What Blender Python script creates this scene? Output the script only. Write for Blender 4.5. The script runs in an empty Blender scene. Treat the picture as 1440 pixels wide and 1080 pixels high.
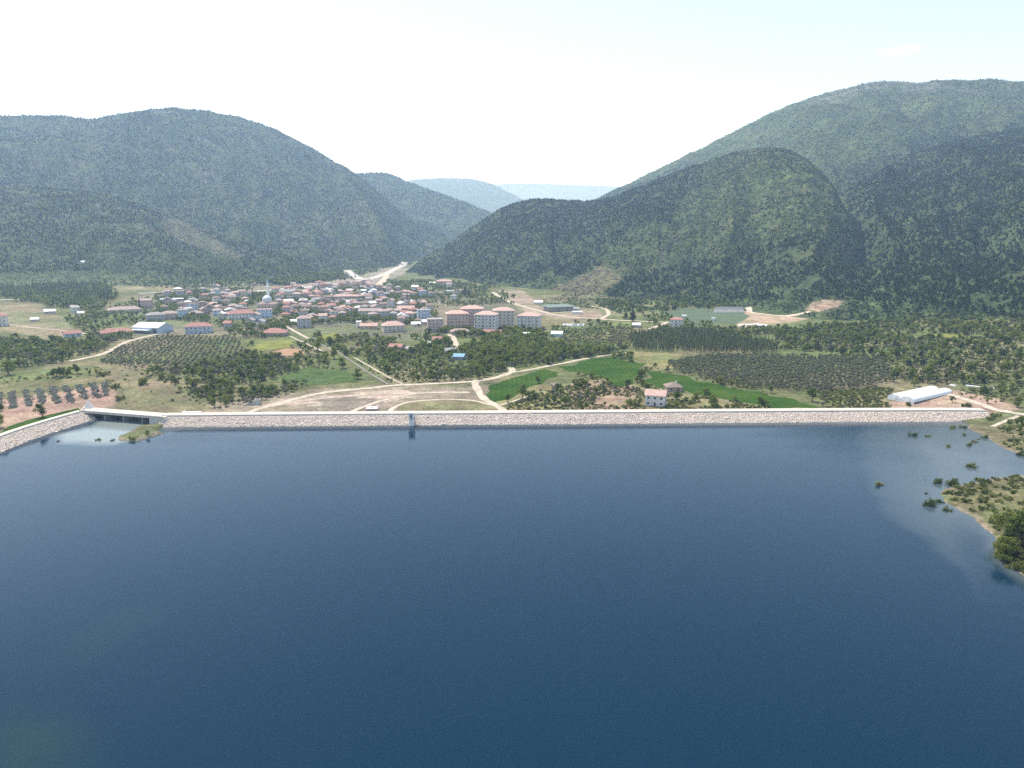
import bpy, math, random
import numpy as np
from mathutils import Vector, Matrix
R = math.radians
random.seed(7)
rng = np.random.default_rng(11)
scene = bpy.context.scene
col = scene.collection
PI = math.pi

# ------------------------------------------------------------------ camera
CAMH, FPX = 90.0, 1000.0
PITCH = math.atan(200.0 / FPX)
cP, sP = math.cos(PITCH), math.sin(PITCH)
cd = bpy.data.cameras.new('camera'); cam = bpy.data.objects.new('camera', cd); col.objects.link(cam)
cam.location = (0, 0, CAMH); cam.rotation_euler = (PI / 2 - PITCH, 0, 0)
cd.sensor_width = 36.0; cd.lens = 36.0 * FPX / 1440.0; cd.clip_start = 1.0; cd.clip_end = 40000.0
scene.camera = cam


def ray(px, py):
    a = (np.asarray(px, float) - 720) / FPX
    b = (540 - np.asarray(py, float)) / FPX
    return a, cP + b * sP, -sP + b * cP


def to_px(x, y, z):
    zz = z - CAMH
    d = y * cP - zz * sP
    u = y * sP + zz * cP
    d = np.where(np.abs(d) < 1e-6, 1e-6, d)
    return 720 + FPX * x / d, 540 - FPX * u / d, d


def at_z(px, py, z=0.0):
    dx, dy, dz = ray(px, py)
    t = (z - CAMH) / dz
    return dx * t, dy * t


# ------------------------------------------------------------------ noise
def _hash(ix, iy, seed):
    h = (ix.astype(np.int64) * 374761393 + iy.astype(np.int64) * 668265263 + seed * 144665) & 0x7FFFFFFF
    h = ((h ^ (h >> 13)) * 1274126177) & 0x7FFFFFFF
    h = h ^ (h >> 16)
    return (h & 0xFFFF) / 65535.0


def vnoise(x, y, seed=0):
    x = np.asarray(x, float); y = np.asarray(y, float)
    ix = np.floor(x); iy = np.floor(y)
    fx = x - ix; fy = y - iy
    fx = fx * fx * fx * (fx * (fx * 6 - 15) + 10); fy = fy * fy * fy * (fy * (fy * 6 - 15) + 10)
    a = _hash(ix, iy, seed); b = _hash(ix + 1, iy, seed); c = _hash(ix, iy + 1, seed); d = _hash(ix + 1, iy + 1, seed)
    return (a + (b - a) * fx) * (1 - fy) + (c + (d - c) * fx) * fy


def fbm(x, y, seed=0, oct=4, gain=0.5):
    s = 0; amp = 1; tot = 0
    x = np.asarray(x, float); y = np.asarray(y, float)
    for i in range(oct):
        s = s + amp * vnoise(x, y, seed + i * 17); tot += amp
        x = x * 2.03 + 13.7; y = y * 2.01 + 7.1; amp *= gain
    return s / tot


def ridged(x, y, seed=0, oct=4):
    s = 0; amp = 1; tot = 0
    x = np.asarray(x, float); y = np.asarray(y, float)
    for i in range(oct):
        n = 1 - np.abs(2 * vnoise(x, y, seed + i * 17) - 1)
        s = s + amp * n; tot += amp
        x = x * 2.07 + 3.1; y = y * 2.05 + 9.2; amp *= 0.5
    return s / tot


def sstep(a, b, x):
    t = np.clip((x - a) / (b - a), 0, 1)
    return t * t * (3 - 2 * t)


def in_poly(px, py, poly):
    px = np.asarray(px, float); py = np.asarray(py, float)
    r = np.zeros(px.shape, bool)
    n = len(poly)
    for i in range(n):
        x1, y1 = poly[i]; x2, y2 = poly[(i + 1) % n]
        if y1 == y2:
            continue
        c = ((y1 > py) != (y2 > py)) & (px < (x2 - x1) * (py - y1) / (y2 - y1) + x1)
        r ^= c
    return r


def dist_line(x, y, pts):
    d = np.full(np.shape(x), 1e9)
    for (x1, y1), (x2, y2) in zip(pts[:-1], pts[1:]):
        ex, ey = x2 - x1, y2 - y1
        t = np.clip(((x - x1) * ex + (y - y1) * ey) / (ex * ex + ey * ey + 1e-9), 0, 1)
        d = np.minimum(d, np.hypot(x - x1 - t * ex, y - y1 - t * ey))
    return d


# ------------------------------------------------------------------ dam alignment and lake outline
CREST = 4.0
def zline(pp, z):
    return [tuple(float(v) for v in at_z(a, b, z)) for a, b in pp]
dam_main_px = [(228, 585), (400, 583.5), (579, 582.3), (800, 580.8), (1000, 579.3), (1200, 578), (1350, 577.4), (1388, 578.2)]
dam_arm_px = [(-230, 705), (-110, 660), (0, 613.5), (60, 594), (119, 577.5)]
DAM_MAIN = zline(dam_main_px, CREST)      # upstream edge of the crest
DAM_ARM = zline(dam_arm_px, CREST)
shore_px = [(1348, 594), (1362, 603), (1385, 612), (1398, 622), (1412, 631), (1440, 640), (1500, 655)]
pen_px = [(1500, 664), (1440, 668), (1400, 672), (1350, 682), (1322, 694), (1328, 706), (1348, 716), (1372, 728),
          (1384, 742), (1400, 757), (1404, 775), (1412, 790), (1430, 804), (1470, 830), (1600, 950)]
dam_water_px = [(236, 603), (300, 600.5), (580, 598), (900, 596.5), (1200, 594.8), (1348, 594)]
isle_px = [(238, 601), (236, 607), (215, 613), (195, 619), (172, 620), (166, 615), (180, 608), (200, 601)]
arm_water_px = [(205, 600), (120, 590), (60, 610), (0, 631), (-110, 682), (-230, 730), (-400, 900)]
lake_px = arm_water_px[::-1] + isle_px[::-1] + dam_water_px + shore_px[1:] + pen_px
LAKE = zline(lake_px, 0.0)
LAKE = [(-420, 150), (-420, -250)] + LAKE[0:] + [(420, -250)]
LAKE = LAKE[2:] + [(520, 100), (520, -250), (-520, -250), (-520, 130)]
SHORE = LAKE + LAKE[:1]
DAM_FOOT = [(a * .972, b * .972) for a, b in zline([(252, 585), (579, 582.3), (1000, 579.3), (1332, 577.5)], CREST)]
DAM_FOOT2 = [(a * .965, b * .965) for a, b in zline([(-230, 705), (-110, 660), (0, 613.5), (60, 594), (104, 582)], CREST)]


def lake_sd(x, y):
    """signed distance to the shore: negative on water"""
    d = dist_line(x, y, SHORE)
    return np.where(in_poly(x, y, LAKE), -d, d)


HILLOCK = at_z(195, 556, 2)
HILLOCK2 = at_z(150, 522, 6)


def ground_h(x, y):
    x = np.asarray(x, float); y = np.asarray(y, float)
    r = np.hypot(x, y)
    base = 1.2 + 0.0142 * np.maximum(r - 385, 0)
    base = base + 3.0 * (fbm(x / 170, y / 170, 3) - 0.5) * sstep(370, 600, r)
    # rise towards the right-hand slope
    az = np.arctan2(x, y)
    base = base + sstep(0.33, 0.75, az) * sstep(380, 800, r) * 22
    # grassy mound behind the spillway
    for (hx, hy), sx, sy, hh in ((HILLOCK, 48, 30, 6.5), (HILLOCK2, 40, 34, 5.0)):
        base = base + hh * np.exp(-((x - hx) / sx) ** 2 - ((y - hy) / sy) ** 2)
    base = base + 0.5 * (fbm(x / 22, y / 22, 5) - 0.5)
    near = r < 480
    out = base
    if np.any(near):
        sd = np.full(x.shape, 999.0)
        sd[near] = lake_sd(x[near], y[near])
        w = sstep(0, 60, sd)
        rough = (fbm(x / 9, y / 9, 31) - 0.5)
        shore = np.where(sd >= 0, np.minimum(0.09 * sd, 3.5) + rough * 0.5 * sstep(0, 4, sd), np.maximum(0.09 * sd, -9) + rough * 0.4)
        behind = sstep(350, 362, r) * (np.abs(az) < 0.62)
        shore = np.where((sd > 0) & (behind > 0) & (az > -0.5) & (az < 0.535), np.maximum(shore, base * 0 + 1.2), shore)
        cut = np.full(x.shape, 99.0)
        cut[near] = np.minimum(dist_line(x[near], y[near], DAM_FOOT), dist_line(x[near], y[near], DAM_FOOT2))
        out = np.where(sd > 200, base, np.where(sd > 0, shore * (1 - w) + base * w, shore))
        arm = dist_line(x[near], y[near], DAM_ARM); up = np.full(x.shape, 0.0); up[near] = 2.1 * (1 - sstep(16, 55, arm)) * (sd[near] > 6)
        out = np.where(up > 0, np.minimum(np.maximum(out, 1.2) + up, np.maximum(out, 3.5)), out)
        br = dist_line(x[near], y[near], [(a * 1.006, b * 1.006) for a, b in zline([(124, 580), (205, 587)], CREST)]); bc = np.full(x.shape, 99.0); bc[near] = br
        out = np.where(bc < 6, np.minimum(out, -3.0), out)
        out = np.where(cut < 11, np.minimum(out, -3.5 + 5.0 * sstep(8.5, 11, cut)), out)
    return out


# ------------------------------------------------------------------ hills
def dirs(px, py, D):
    dx, dy, dz = ray(px, py)
    L = np.hypot(dx, dy)
    return np.arctan2(dx, dy), D, CAMH + D * dz / L


def smooth_interp(x, xs, ys):
    """monotone-ish cubic through control points"""
    xs = np.asarray(xs); ys = np.asarray(ys)
    m = np.gradient(ys, xs)
    i = np.clip(np.searchsorted(xs, x) - 1, 0, len(xs) - 2)
    h = xs[i + 1] - xs[i]
    t = np.clip((x - xs[i]) / h, 0, 1)
    t2 = t * t; t3 = t2 * t
    return (2 * t3 - 3 * t2 + 1) * ys[i] + (t3 - 2 * t2 + t) * h * m[i] + (-2 * t3 + 3 * t2) * ys[i + 1] + (t3 - t2) * h * m[i + 1]


class Hill:
    def __init__(s, name, ridge, base, seed, amp=40, L=(260, 900), w=0.5, p=1.0, cliff=None, jag=3.0, back=0.35, zb=10.0):
        a = [dirs(*q) for q in ridge]
        o = np.argsort([q[0] for q in a])
        s.az = np.array([a[i][0] for i in o]); s.D = np.array([a[i][1] for i in o], float); s.H = np.array([a[i][2] for i in o])
        bb = sorted((math.atan2((px - 720) / FPX, 1.0), d) for px, d in base)
        s.baz = np.array([q[0] for q in bb]); s.bD = np.array([q[1] for q in bb], float)
        s.name, s.seed, s.amp, s.L, s.w, s.p, s.cliff, s.jag, s.back, s.zb = name, seed, amp, L, w, p, cliff, jag, back, zb

    def ridge_at(s, az):
        return smooth_interp(az, s.az, s.D), smooth_interp(az, s.az, s.H)

    def tt(s, x, y):
        az = np.arctan2(x, y); r = np.hypot(x, y)
        D, H = s.ridge_at(az); B = np.interp(az, s.baz, s.bD)
        return (r - B) / (D - B)

    def h(s, x, y):
        az = np.arctan2(x, y); r = np.hypot(x, y)
        D, H = s.ridge_at(az)
        B = np.interp(az, s.baz, s.bD)
        t = (r - B) / (D - B)
        tc = np.clip(t, 0, 1)
        f = (1 - s.w) * tc + s.w * tc * tc * (3 - 2 * tc)
        f = f ** s.p
        if s.cliff is not None:
            c0, drop = s.cliff
            f = np.where(tc < c0, f / max(1e-6, ((1 - s.w) * c0 + s.w * c0 * c0 * (3 - 2 * c0)) ** s.p) * (1 - drop), (1 - drop) + drop * sstep(c0, c0 + 0.045, tc))
        u = az * 1800.0
        wx = 0.35 * (fbm(x / 420, y / 420, s.seed + 5) - 0.5) * 420
        g = ridged((u + wx) / s.L[0], (r + wx) / s.L[1], s.seed, 4) - 0.62
        g2 = fbm(x / 90, y / 90, s.seed + 40, 4) - 0.5
        env = np.clip(tc * 3.0, 0, 1) * np.clip((1.0 - tc) * 5.0, 0, 1)
        hz = s.zb + (H - s.zb) * f + env * (s.amp * g * 2.0 + s.amp * 0.55 * g2) + s.jag * (fbm(x / 45, y / 45, s.seed + 70, 3) - 0.5) * 2 * np.clip(tc * 4, 0, 1)
        hz = np.where(t < 0, s.zb + t * (D - B) * 0.3, hz)
        hz = np.where(t > 1, hz - (r - D) * s.back, hz)
        edge = np.minimum(az - s.az[0], s.az[-1] - az)
        hz = np.where(edge < 0, -60.0, hz)
        return hz


HILLS = [
    Hill('far_ridge', [(560, 275, 14880), (660, 264, 14880), (700, 259.5, 14880), (740, 258, 15040), (800, 260, 15040), (860, 262, 14880), (930, 268, 14720), (1050, 280, 14720)],
         [(500, 10800), (1100, 10800)], 101, amp=60, L=(900, 3500), jag=6),
    Hill('far_hills', [(480, 290, 8120), (545, 262, 8120), (575, 254, 8120), (620, 250.5, 8120), (660, 251.5, 8120), (690, 258, 8120), (715, 270, 7975), (745, 285, 7830), (790, 300, 7540), (850, 325, 7250)],
         [(400, 5900), (900, 5900)], 111, amp=45, L=(420, 1500), jag=6),
    Hill('left_spur', [(440, 260, 3900), (490, 246, 3900), (520, 243, 3900), (545, 244.5, 3850), (570, 254, 3800), (600, 265, 3700), (640, 280, 3600), (690, 300, 3400), (720, 320, 3300), (760, 352, 3100)],
         [(400, 2600), (540, 2400), (690, 2800), (780, 2900)], 121, amp=38, L=(260, 900), jag=5),
    Hill('left_mountain', [(-260, 175, 3000), (-100, 165, 3000), (0, 163, 3000), (70, 162, 3000), (130, 166, 2950), (180, 158, 2900), (235, 152.5, 2850), (300, 157.5, 2850), (360, 171, 2850),
                           (400, 188, 2850), (440, 208, 2850), (470, 227, 2850), (500, 245, 2850), (540, 278, 2800), (580, 308, 2750), (620, 330, 2700), (660, 350, 2600), (700, 368, 2500)],
         [(-260, 1750), (0, 1750), (300, 1700), (440, 1750), (540, 1850), (620, 2150), (720, 2300)], 131, amp=66, L=(240, 1000), w=0.35, p=1.05, jag=5),
    Hill('left_foothill', [(-200, 262, 2100), (-50, 258, 2100), (0, 262, 2100), (60, 264, 2080), (110, 268, 2060), (150, 275, 2040), (200, 290, 2000), (250, 306, 1960), (300, 326, 1900), (350, 345, 1850), (400, 362, 1800), (450, 376, 1750), (500, 388, 1700)],
         [(-200, 1350), (0, 1380), (300, 1350), (500, 1450)], 141, amp=34, L=(150, 600), jag=4),
    Hill('right_mountain', [(640, 380, 2900), (700, 350, 2900), (760, 318, 2900), (830, 284, 2850), (850, 274, 2850), (880, 260, 2850), (920, 241, 2800), (960, 222, 2800), (1000, 204, 2750), (1060, 173, 2700),
                            (1110, 152, 2700), (1150, 137, 2700), (1180, 129, 2700), (1215, 121, 2700), (1300, 118, 2700), (1380, 115.5, 2700), (1440, 118, 2700), (1500, 126, 2700), (1700, 170, 2700)],
         [(640, 2000), (900, 1500), (1100, 1300), (1440, 1200), (1700, 1100)], 151, amp=50, L=(260, 900), w=0.3, p=1.05, cliff=(0.93, 0.06), jag=4),
    Hill('right_flank', [(1120, 345, 1500), (1160, 300, 1550), (1200, 262, 1680), (1250, 234, 1820), (1300, 212, 1920), (1340, 200, 1960), (1440, 182, 2000), (1540, 168, 2000), (1700, 158, 2000)],
         [(1050, 1050), (1150, 900), (1250, 760), (1350, 700), (1440, 680), (1700, 640)], 161, amp=38, L=(130, 560), w=0.25, p=1.1, jag=4),
    Hill('right_foothill', [(545, 396, 1650), (560, 391, 1680), (580, 374, 1720), (620, 349, 1780), (660, 322, 1820), (700, 297, 1850), (735, 283.5, 1850), (780, 280, 1850), (830, 283, 1820), (860, 277, 1800), (900, 262, 1760),
                            (950, 242, 1720), (1000, 225, 1700), (1040, 213, 1680), (1090, 208.5, 1660), (1130, 221, 1620), (1165, 256, 1550), (1190, 295, 1450), (1230, 335, 1300), (1280, 370, 1150), (1330, 400, 1000)],
         [(545, 1480), (600, 1420), (700, 1250), (800, 1120), (900, 1020), (1000, 940), (1100, 870), (1200, 800), (1330, 760)], 171, amp=30, L=(140, 600), w=0.45, jag=3.5),
]
HN = {h.name: h for h in HILLS}


def terrain(x, y):
    x = np.asarray(x, float); y = np.asarray(y, float)
    z = ground_h(x, y)
    if x.size == 0: return z
    az = np.arctan2(x, y); r = np.hypot(x, y)
    a0, a1, r1 = az.min(), az.max(), r.max()
    for h in HILLS:
        if a1 < h.az[0] or a0 > h.az[-1] or r1 < h.bD.min() * 0.98: continue
        if x.ndim == 1 and x.size > 400:
            m = (az >= h.az[0]) & (az <= h.az[-1]) & (r > h.bD.min() * 0.98)
            z[m] = np.maximum(z[m], h.h(x[m], y[m]))
        else:
            z = np.maximum(z, h.h(x, y))
    return z


# coarse polar table of the ground, to find what the photo's directions meet
TAZ = np.linspace(-0.80, 0.80, 1000); TR = np.concatenate([np.linspace(180, 420, 160)[:-1], np.geomspace(420, 4000, 520)])
_tx, _ty = np.outer(np.sin(TAZ), TR).ravel(), np.outer(np.cos(TAZ), TR).ravel()
TZ = terrain(_tx, _ty).reshape(len(TAZ), len(TR))


def place(px, py):
    """first terrain point under the given directions"""
    px = np.atleast_1d(np.asarray(px, float)); py = np.atleast_1d(np.asarray(py, float))
    dx, dy, dz = ray(px, py)
    L = np.hypot(dx, dy); dx, dy, dz = dx / L, dy / L, dz / L
    u = np.clip((np.arctan2(dx, dy) - TAZ[0]) / (TAZ[1] - TAZ[0]), 0, len(TAZ) - 1.001)
    i = u.astype(int); f = (u - i)[:, None]
    prof = TZ[i] * (1 - f) + TZ[i + 1] * f
    gap = CAMH + dz[:, None] * TR[None, :] - prof
    hit = gap <= 0
    k = np.where(hit.any(1), hit.argmax(1), len(TR) - 1); k = np.maximum(k, 1)
    n = np.arange(len(k))
    g0, g1 = gap[n, k - 1], gap[n, k]
    t = np.clip(g0 / np.where(np.abs(g0 - g1) < 1e-9, 1, g0 - g1), 0, 1)
    r = TR[k - 1] + (TR[k] - TR[k - 1]) * t
    x, y = dx * r, dy * r
    return x, y, terrain(x, y)


def place1(px, py):
    x, y, z = place(px, py)
    return Vector((float(x[0]), float(y[0]), float(z[0])))


def mpp(p):
    """metres per photo pixel at a point"""
    return float((p[1] * cP - (p[2] - CAMH) * sP) / FPX)


# ------------------------------------------------------------------ materials
def new_mat(name):
    m = bpy.data.materials.new(name); m.use_nodes = True
    nt = m.node_tree; nt.nodes.clear()
    out = nt.nodes.new('ShaderNodeOutputMaterial')
    return m, nt, out


def N(nt, t, **kw):
    n = nt.nodes.new(t)
    for k, v in kw.items():
        if k.startswith('i_'):
            n.inputs[k[2:].replace('_', ' ')].default_value = v
        else:
            setattr(n, k, v)
    return n


def simple_mat(name, c, rough=0.8, var=0.25, scale=0.6, obj_random=0.0, metallic=0.0, spec=0.3, bump=0.0):
    """colour with noise variation and optional per-object variation"""
    m, nt, out = new_mat(name)
    b = N(nt, 'ShaderNodeBsdfPrincipled'); b.inputs['Roughness'].default_value = rough; b.inputs['Metallic'].default_value = metallic
    b.inputs['Specular IOR Level'].default_value = spec
    tc = N(nt, 'ShaderNodeTexCoord'); no = N(nt, 'ShaderNodeTexNoise'); no.inputs['Scale'].default_value = scale; no.inputs['Detail'].default_value = 5
    nt.links.new(tc.outputs['Object'], no.inputs['Vector'])
    hs = N(nt, 'ShaderNodeHueSaturation'); hs.inputs['Color'].default_value = (*c, 1)
    mr = N(nt, 'ShaderNodeMapRange'); mr.inputs['From Min'].default_value = 0.25; mr.inputs['From Max'].default_value = 0.75
    mr.inputs['To Min'].default_value = 1 - var; mr.inputs['To Max'].default_value = 1 + var
    nt.links.new(no.outputs['Fac'], mr.inputs['Value'])
    val = mr.outputs['Result']
    if obj_random:
        oi = N(nt, 'ShaderNodeObjectInfo')
        m2 = N(nt, 'ShaderNodeMapRange'); m2.inputs['To Min'].default_value = 1 - obj_random; m2.inputs['To Max'].default_value = 1 + obj_random
        nt.links.new(oi.outputs['Random'], m2.inputs['Value'])
        mu = N(nt, 'ShaderNodeMath', operation='MULTIPLY'); nt.links.new(val, mu.inputs[0]); nt.links.new(m2.outputs['Result'], mu.inputs[1])
        val = mu.outputs[0]
    nt.links.new(val, hs.inputs['Value'])
    nt.links.new(hs.outputs['Color'], b.inputs['Base Color'])
    if bump:
        bp = N(nt, 'ShaderNodeBump'); bp.inputs['Strength'].default_value = bump; bp.inputs['Distance'].default_value = 0.2
        nt.links.new(no.outputs['Fac'], bp.inputs['Height']); nt.links.new(bp.outputs['Normal'], b.inputs['Normal'])
    nt.links.new(b.outputs[0], out.inputs['Surface'])
    return m


def foliage_mat(name, c1, c2, trans=0.25):
    m, nt, out = new_mat(name)
    oi = N(nt, 'ShaderNodeObjectInfo')
    ge = N(nt, 'ShaderNodeTexCoord'); no = N(nt, 'ShaderNodeTexNoise'); no.inputs['Scale'].default_value = 0.9; no.inputs['Detail'].default_value = 3
    nt.links.new(ge.outputs['Object'], no.inputs['Vector'])
    ad = N(nt, 'ShaderNodeMath', operation='ADD'); sc = N(nt, 'ShaderNodeMath', operation='MULTIPLY_ADD')
    nt.links.new(no.outputs['Fac'], sc.inputs[0]); sc.inputs[1].default_value = 0.9; sc.inputs[2].default_value = -0.45
    nt.links.new(oi.outputs['Random'], ad.inputs[0]); nt.links.new(sc.outputs[0], ad.inputs[1])
    mx = N(nt, 'ShaderNodeMix', data_type='RGBA'); mx.inputs[6].default_value = (*c1, 1); mx.inputs[7].default_value = (*c2, 1)
    nt.links.new(ad.outputs[0], mx.inputs[0])
    d = N(nt, 'ShaderNodeBsdfDiffuse'); t = N(nt, 'ShaderNodeBsdfTranslucent')
    nt.links.new(mx.outputs[2], d.inputs['Color']); nt.links.new(mx.outputs[2], t.inputs['Color'])
    ms = N(nt, 'ShaderNodeMixShader'); ms.inputs[0].default_value = trans
    nt.links.new(d.outputs[0], ms.inputs[1]); nt.links.new(t.outputs[0], ms.inputs[2])
    nt.links.new(ms.outputs[0], out.inputs['Surface'])
    return m


def terrain_mat(name, scales=(0.02, 0.12, 0.7), bump=0.6, bumpd=1.5):
    """vertex land-cover colour broken up by several sizes of mottling"""
    m, nt, out = new_mat(name)
    b = N(nt, 'ShaderNodeBsdfPrincipled'); b.inputs['Roughness'].default_value = 0.95; b.inputs['Specular IOR Level'].default_value = 0.05
    at = N(nt, 'ShaderNodeAttribute', attribute_name='cover')
    ge = N(nt, 'ShaderNodeNewGeometry')
    val = None; hgt = None
    for s, (lo, hi) in zip(scales, ((0.75, 1.25), (0.65, 1.35), (0.6, 1.4))):
        no = N(nt, 'ShaderNodeTexNoise'); no.inputs['Scale'].default_value = s; no.inputs['Detail'].default_value = 4; no.inputs['Roughness'].default_value = 0.65
        nt.links.new(ge.outputs['Position'], no.inputs['Vector'])
        mr = N(nt, 'ShaderNodeMapRange'); mr.inputs['From Min'].default_value = 0.3; mr.inputs['From Max'].default_value = 0.7; mr.inputs['To Min'].default_value = lo; mr.inputs['To Max'].default_value = hi
        nt.links.new(no.outputs['Fac'], mr.inputs['Value'])
        if val is None:
            val = mr.outputs['Result']
        else:
            mu = N(nt, 'ShaderNodeMath', operation='MULTIPLY'); nt.links.new(val, mu.inputs[0]); nt.links.new(mr.outputs['Result'], mu.inputs[1]); val = mu.outputs[0]
        hgt = no.outputs['Fac']
    hs = N(nt, 'ShaderNodeHueSaturation'); nt.links.new(at.outputs['Color'], hs.inputs['Color']); nt.links.new(val, hs.inputs['Value'])
    # hue drift between dry and fresh growth
    n2 = N(nt, 'ShaderNodeTexNoise'); n2.inputs['Scale'].default_value = scales[1] * 0.6; n2.inputs['Detail'].default_value = 5
    nt.links.new(ge.outputs['Position'], n2.inputs['Vector'])
    m3 = N(nt, 'ShaderNodeMapRange'); m3.inputs['From Min'].default_value = 0.3; m3.inputs['From Max'].default_value = 0.7; m3.inputs['To Min'].default_value = 0.47; m3.inputs['To Max'].default_value = 0.53
    nt.links.new(n2.outputs['Fac'], m3.inputs['Value']); nt.links.new(m3.outputs['Result'], hs.inputs['Hue'])
    nt.links.new(hs.outputs['Color'], b.inputs['Base Color'])
    bp = N(nt, 'ShaderNodeBump'); bp.inputs['Strength'].default_value = bump; bp.inputs['Distance'].default_value = bumpd
    nt.links.new(hgt, bp.inputs['Height']); nt.links.new(bp.outputs['Normal'], b.inputs['Normal'])
    nt.links.new(b.outputs[0], out.inputs['Surface'])
    return m


M_HILL = terrain_mat('hill_cover', (0.008, 0.03, 0.12), 0.8, 6.0)
M_GROUND = terrain_mat('valley_cover', (0.02, 0.12, 0.6), 0.5, 1.0)
M_ROAD = simple_mat('dirt_road', (0.42, 0.365, 0.295), 0.95, 0.35, 0.3, spec=0.05)
M_ASPHALT = simple_mat('pale_road', (0.42, 0.40, 0.38), 0.9, 0.18, 0.2, spec=0.1)
M_CREST = simple_mat('crest_gravel', (0.50, 0.45, 0.39), 0.95, 0.12, 0.4, spec=0.05)
M_STONE = simple_mat('riprap_stone', (0.60, 0.52, 0.45), 0.9, 0.15, 1.3, obj_random=0.26, spec=0.1)
M_STONE_BED = simple_mat('riprap_bed', (0.46, 0.395, 0.34), 0.95, 0.25, 1.5, spec=0.05)
M_CONC = simple_mat('concrete', (0.48, 0.46, 0.43), 0.85, 0.2, 0.5, spec=0.2)
M_CONC_D = simple_mat('old_concrete', (0.22, 0.21, 0.20), 0.9, 0.3, 0.6, spec=0.1)
M_WHITE = simple_mat('white_sheet', (0.80, 0.80, 0.79), 0.5, 0.06, 0.3)
M_FILM = simple_mat('greenhouse_film', (0.72, 0.76, 0.78), 0.35, 0.08, 0.4)
M_TRUNK = simple_mat('bark', (0.09, 0.07, 0.05), 0.95, 0.3, 2.0)
M_GLASS = simple_mat('window_glass', (0.07, 0.075, 0.085), 0.15, 0.2, 1.0, spec=0.5)
M_METAL = simple_mat('dark_metal', (0.10, 0.10, 0.10), 0.5, 0.2, 1.0)
M_DOOR = simple_mat('door_wood', (0.12, 0.07, 0.045), 0.7, 0.2, 1.0)
def wheat_mat():
    m, nt, out = new_mat('young_wheat')
    b = N(nt, 'ShaderNodeBsdfPrincipled'); b.inputs['Roughness'].default_value = 0.95; b.inputs['Specular IOR Level'].default_value = 0.03
    ge = N(nt, 'ShaderNodeNewGeometry')
    n1 = N(nt, 'ShaderNodeTexNoise'); n1.inputs['Scale'].default_value = 0.045; n1.inputs['Detail'].default_value = 6; n1.inputs['Roughness'].default_value = 0.7
    n2 = N(nt, 'ShaderNodeTexNoise'); n2.inputs['Scale'].default_value = 0.9; n2.inputs['Detail'].default_value = 3
    wv = N(nt, 'ShaderNodeTexWave'); wv.inputs['Scale'].default_value = 0.10; wv.inputs['Distortion'].default_value = 1.5; wv.inputs['Detail'].default_value = 2
    for n in (n1, n2, wv): nt.links.new(ge.outputs['Position'], n.inputs['Vector'])
    r = N(nt, 'ShaderNodeValToRGB'); e = r.color_ramp.elements
    e[0].position = 0.30; e[0].color = (0.020, 0.052, 0.006, 1); e[1].position = 0.72; e[1].color = (0.062, 0.098, 0.016, 1)
    mid = e.new(0.5); mid.color = (0.031, 0.070, 0.009, 1)
    ad = N(nt, 'ShaderNodeMath', operation='MULTIPLY_ADD'); nt.links.new(wv.outputs['Fac'], ad.inputs[0]); ad.inputs[1].default_value = 0.10; nt.links.new(n1.outputs['Fac'], ad.inputs[2])
    a2 = N(nt, 'ShaderNodeMath', operation='MULTIPLY_ADD'); nt.links.new(n2.outputs['Fac'], a2.inputs[0]); a2.inputs[1].default_value = 0.16; nt.links.new(ad.outputs[0], a2.inputs[2])
    a3 = N(nt, 'ShaderNodeMath', operation='SUBTRACT'); nt.links.new(a2.outputs[0], a3.inputs[0]); a3.inputs[1].default_value = 0.13
    nt.links.new(a3.outputs[0], r.inputs['Fac']); nt.links.new(r.outputs['Color'], b.inputs['Base Color'])
    bp = N(nt, 'ShaderNodeBump'); bp.inputs['Strength'].default_value = 0.4; bp.inputs['Distance'].default_value = 0.3
    nt.links.new(n2.outputs['Fac'], bp.inputs['Height']); nt.links.new(bp.outputs['Normal'], b.inputs['Normal'])
    nt.links.new(b.outputs[0], out.inputs['Surface'])
    return m
M_FIELD = wheat_mat()
M_BARE = simple_mat('stripped_earth', (0.36, 0.30, 0.245), 0.95, 0.3, 0.25, spec=0.05)
M_FIELD2 = simple_mat('yellow_meadow', (0.16, 0.17, 0.045), 0.95, 0.35, 0.12, spec=0.05)
M_CROP = simple_mat('mixed_crop', (0.058, 0.092, 0.028), 0.95, 0.45, 0.16, spec=0.05, bump=0.3)
M_SOIL = simple_mat('bare_soil', (0.30, 0.19, 0.12), 0.95, 0.22, 0.2, spec=0.05)
M_PITCH = simple_mat('pitch_grass', (0.085, 0.115, 0.070), 0.95, 0.15, 0.06, spec=0.05)
M_LEAF = foliage_mat('leafy_foliage', (0.082, 0.125, 0.026), (0.25, 0.29, 0.075), .65)
M_OLIVE = foliage_mat('olive_foliage', (0.125, 0.145, 0.088), (0.205, 0.225, 0.145), .6)
M_PINE = foliage_mat('pine_foliage', (0.029, 0.046, 0.024), (0.066, 0.088, 0.038), 0.45)
M_CYP = foliage_mat('cypress_foliage', (0.014, 0.026, 0.016), (0.030, 0.045, 0.022), 0.1)
M_POP = foliage_mat('poplar_foliage', (0.10, 0.13, 0.06), (0.19, 0.22, 0.11), .6)
M_SHRUB = foliage_mat('shrub_foliage', (0.095, 0.13, 0.036), (0.25, 0.265, 0.09), .65)
M_SCRUB = foliage_mat('scrub_foliage', (0.036, 0.056, 0.022), (0.080, 0.102, 0.040), .5)
M_LAV = foliage_mat('lavender_foliage', (0.17, 0.19, 0.165), (0.27, 0.29, 0.25), .5)
WALLS = {n: simple_mat('wall_' + n, c, 0.9, 0.1, 0.4, spec=0.15) for n, c in dict(
    white=(0.64, 0.62, 0.59), cream=(0.56, 0.50, 0.41), peach=(0.54, 0.40, 0.32), pale_blue=(0.45, 0.53, 0.62), grey=(0.40, 0.39, 0.38), pink=(0.52, 0.37, 0.34), tan=(0.42, 0.33, 0.25)).items()}
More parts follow.
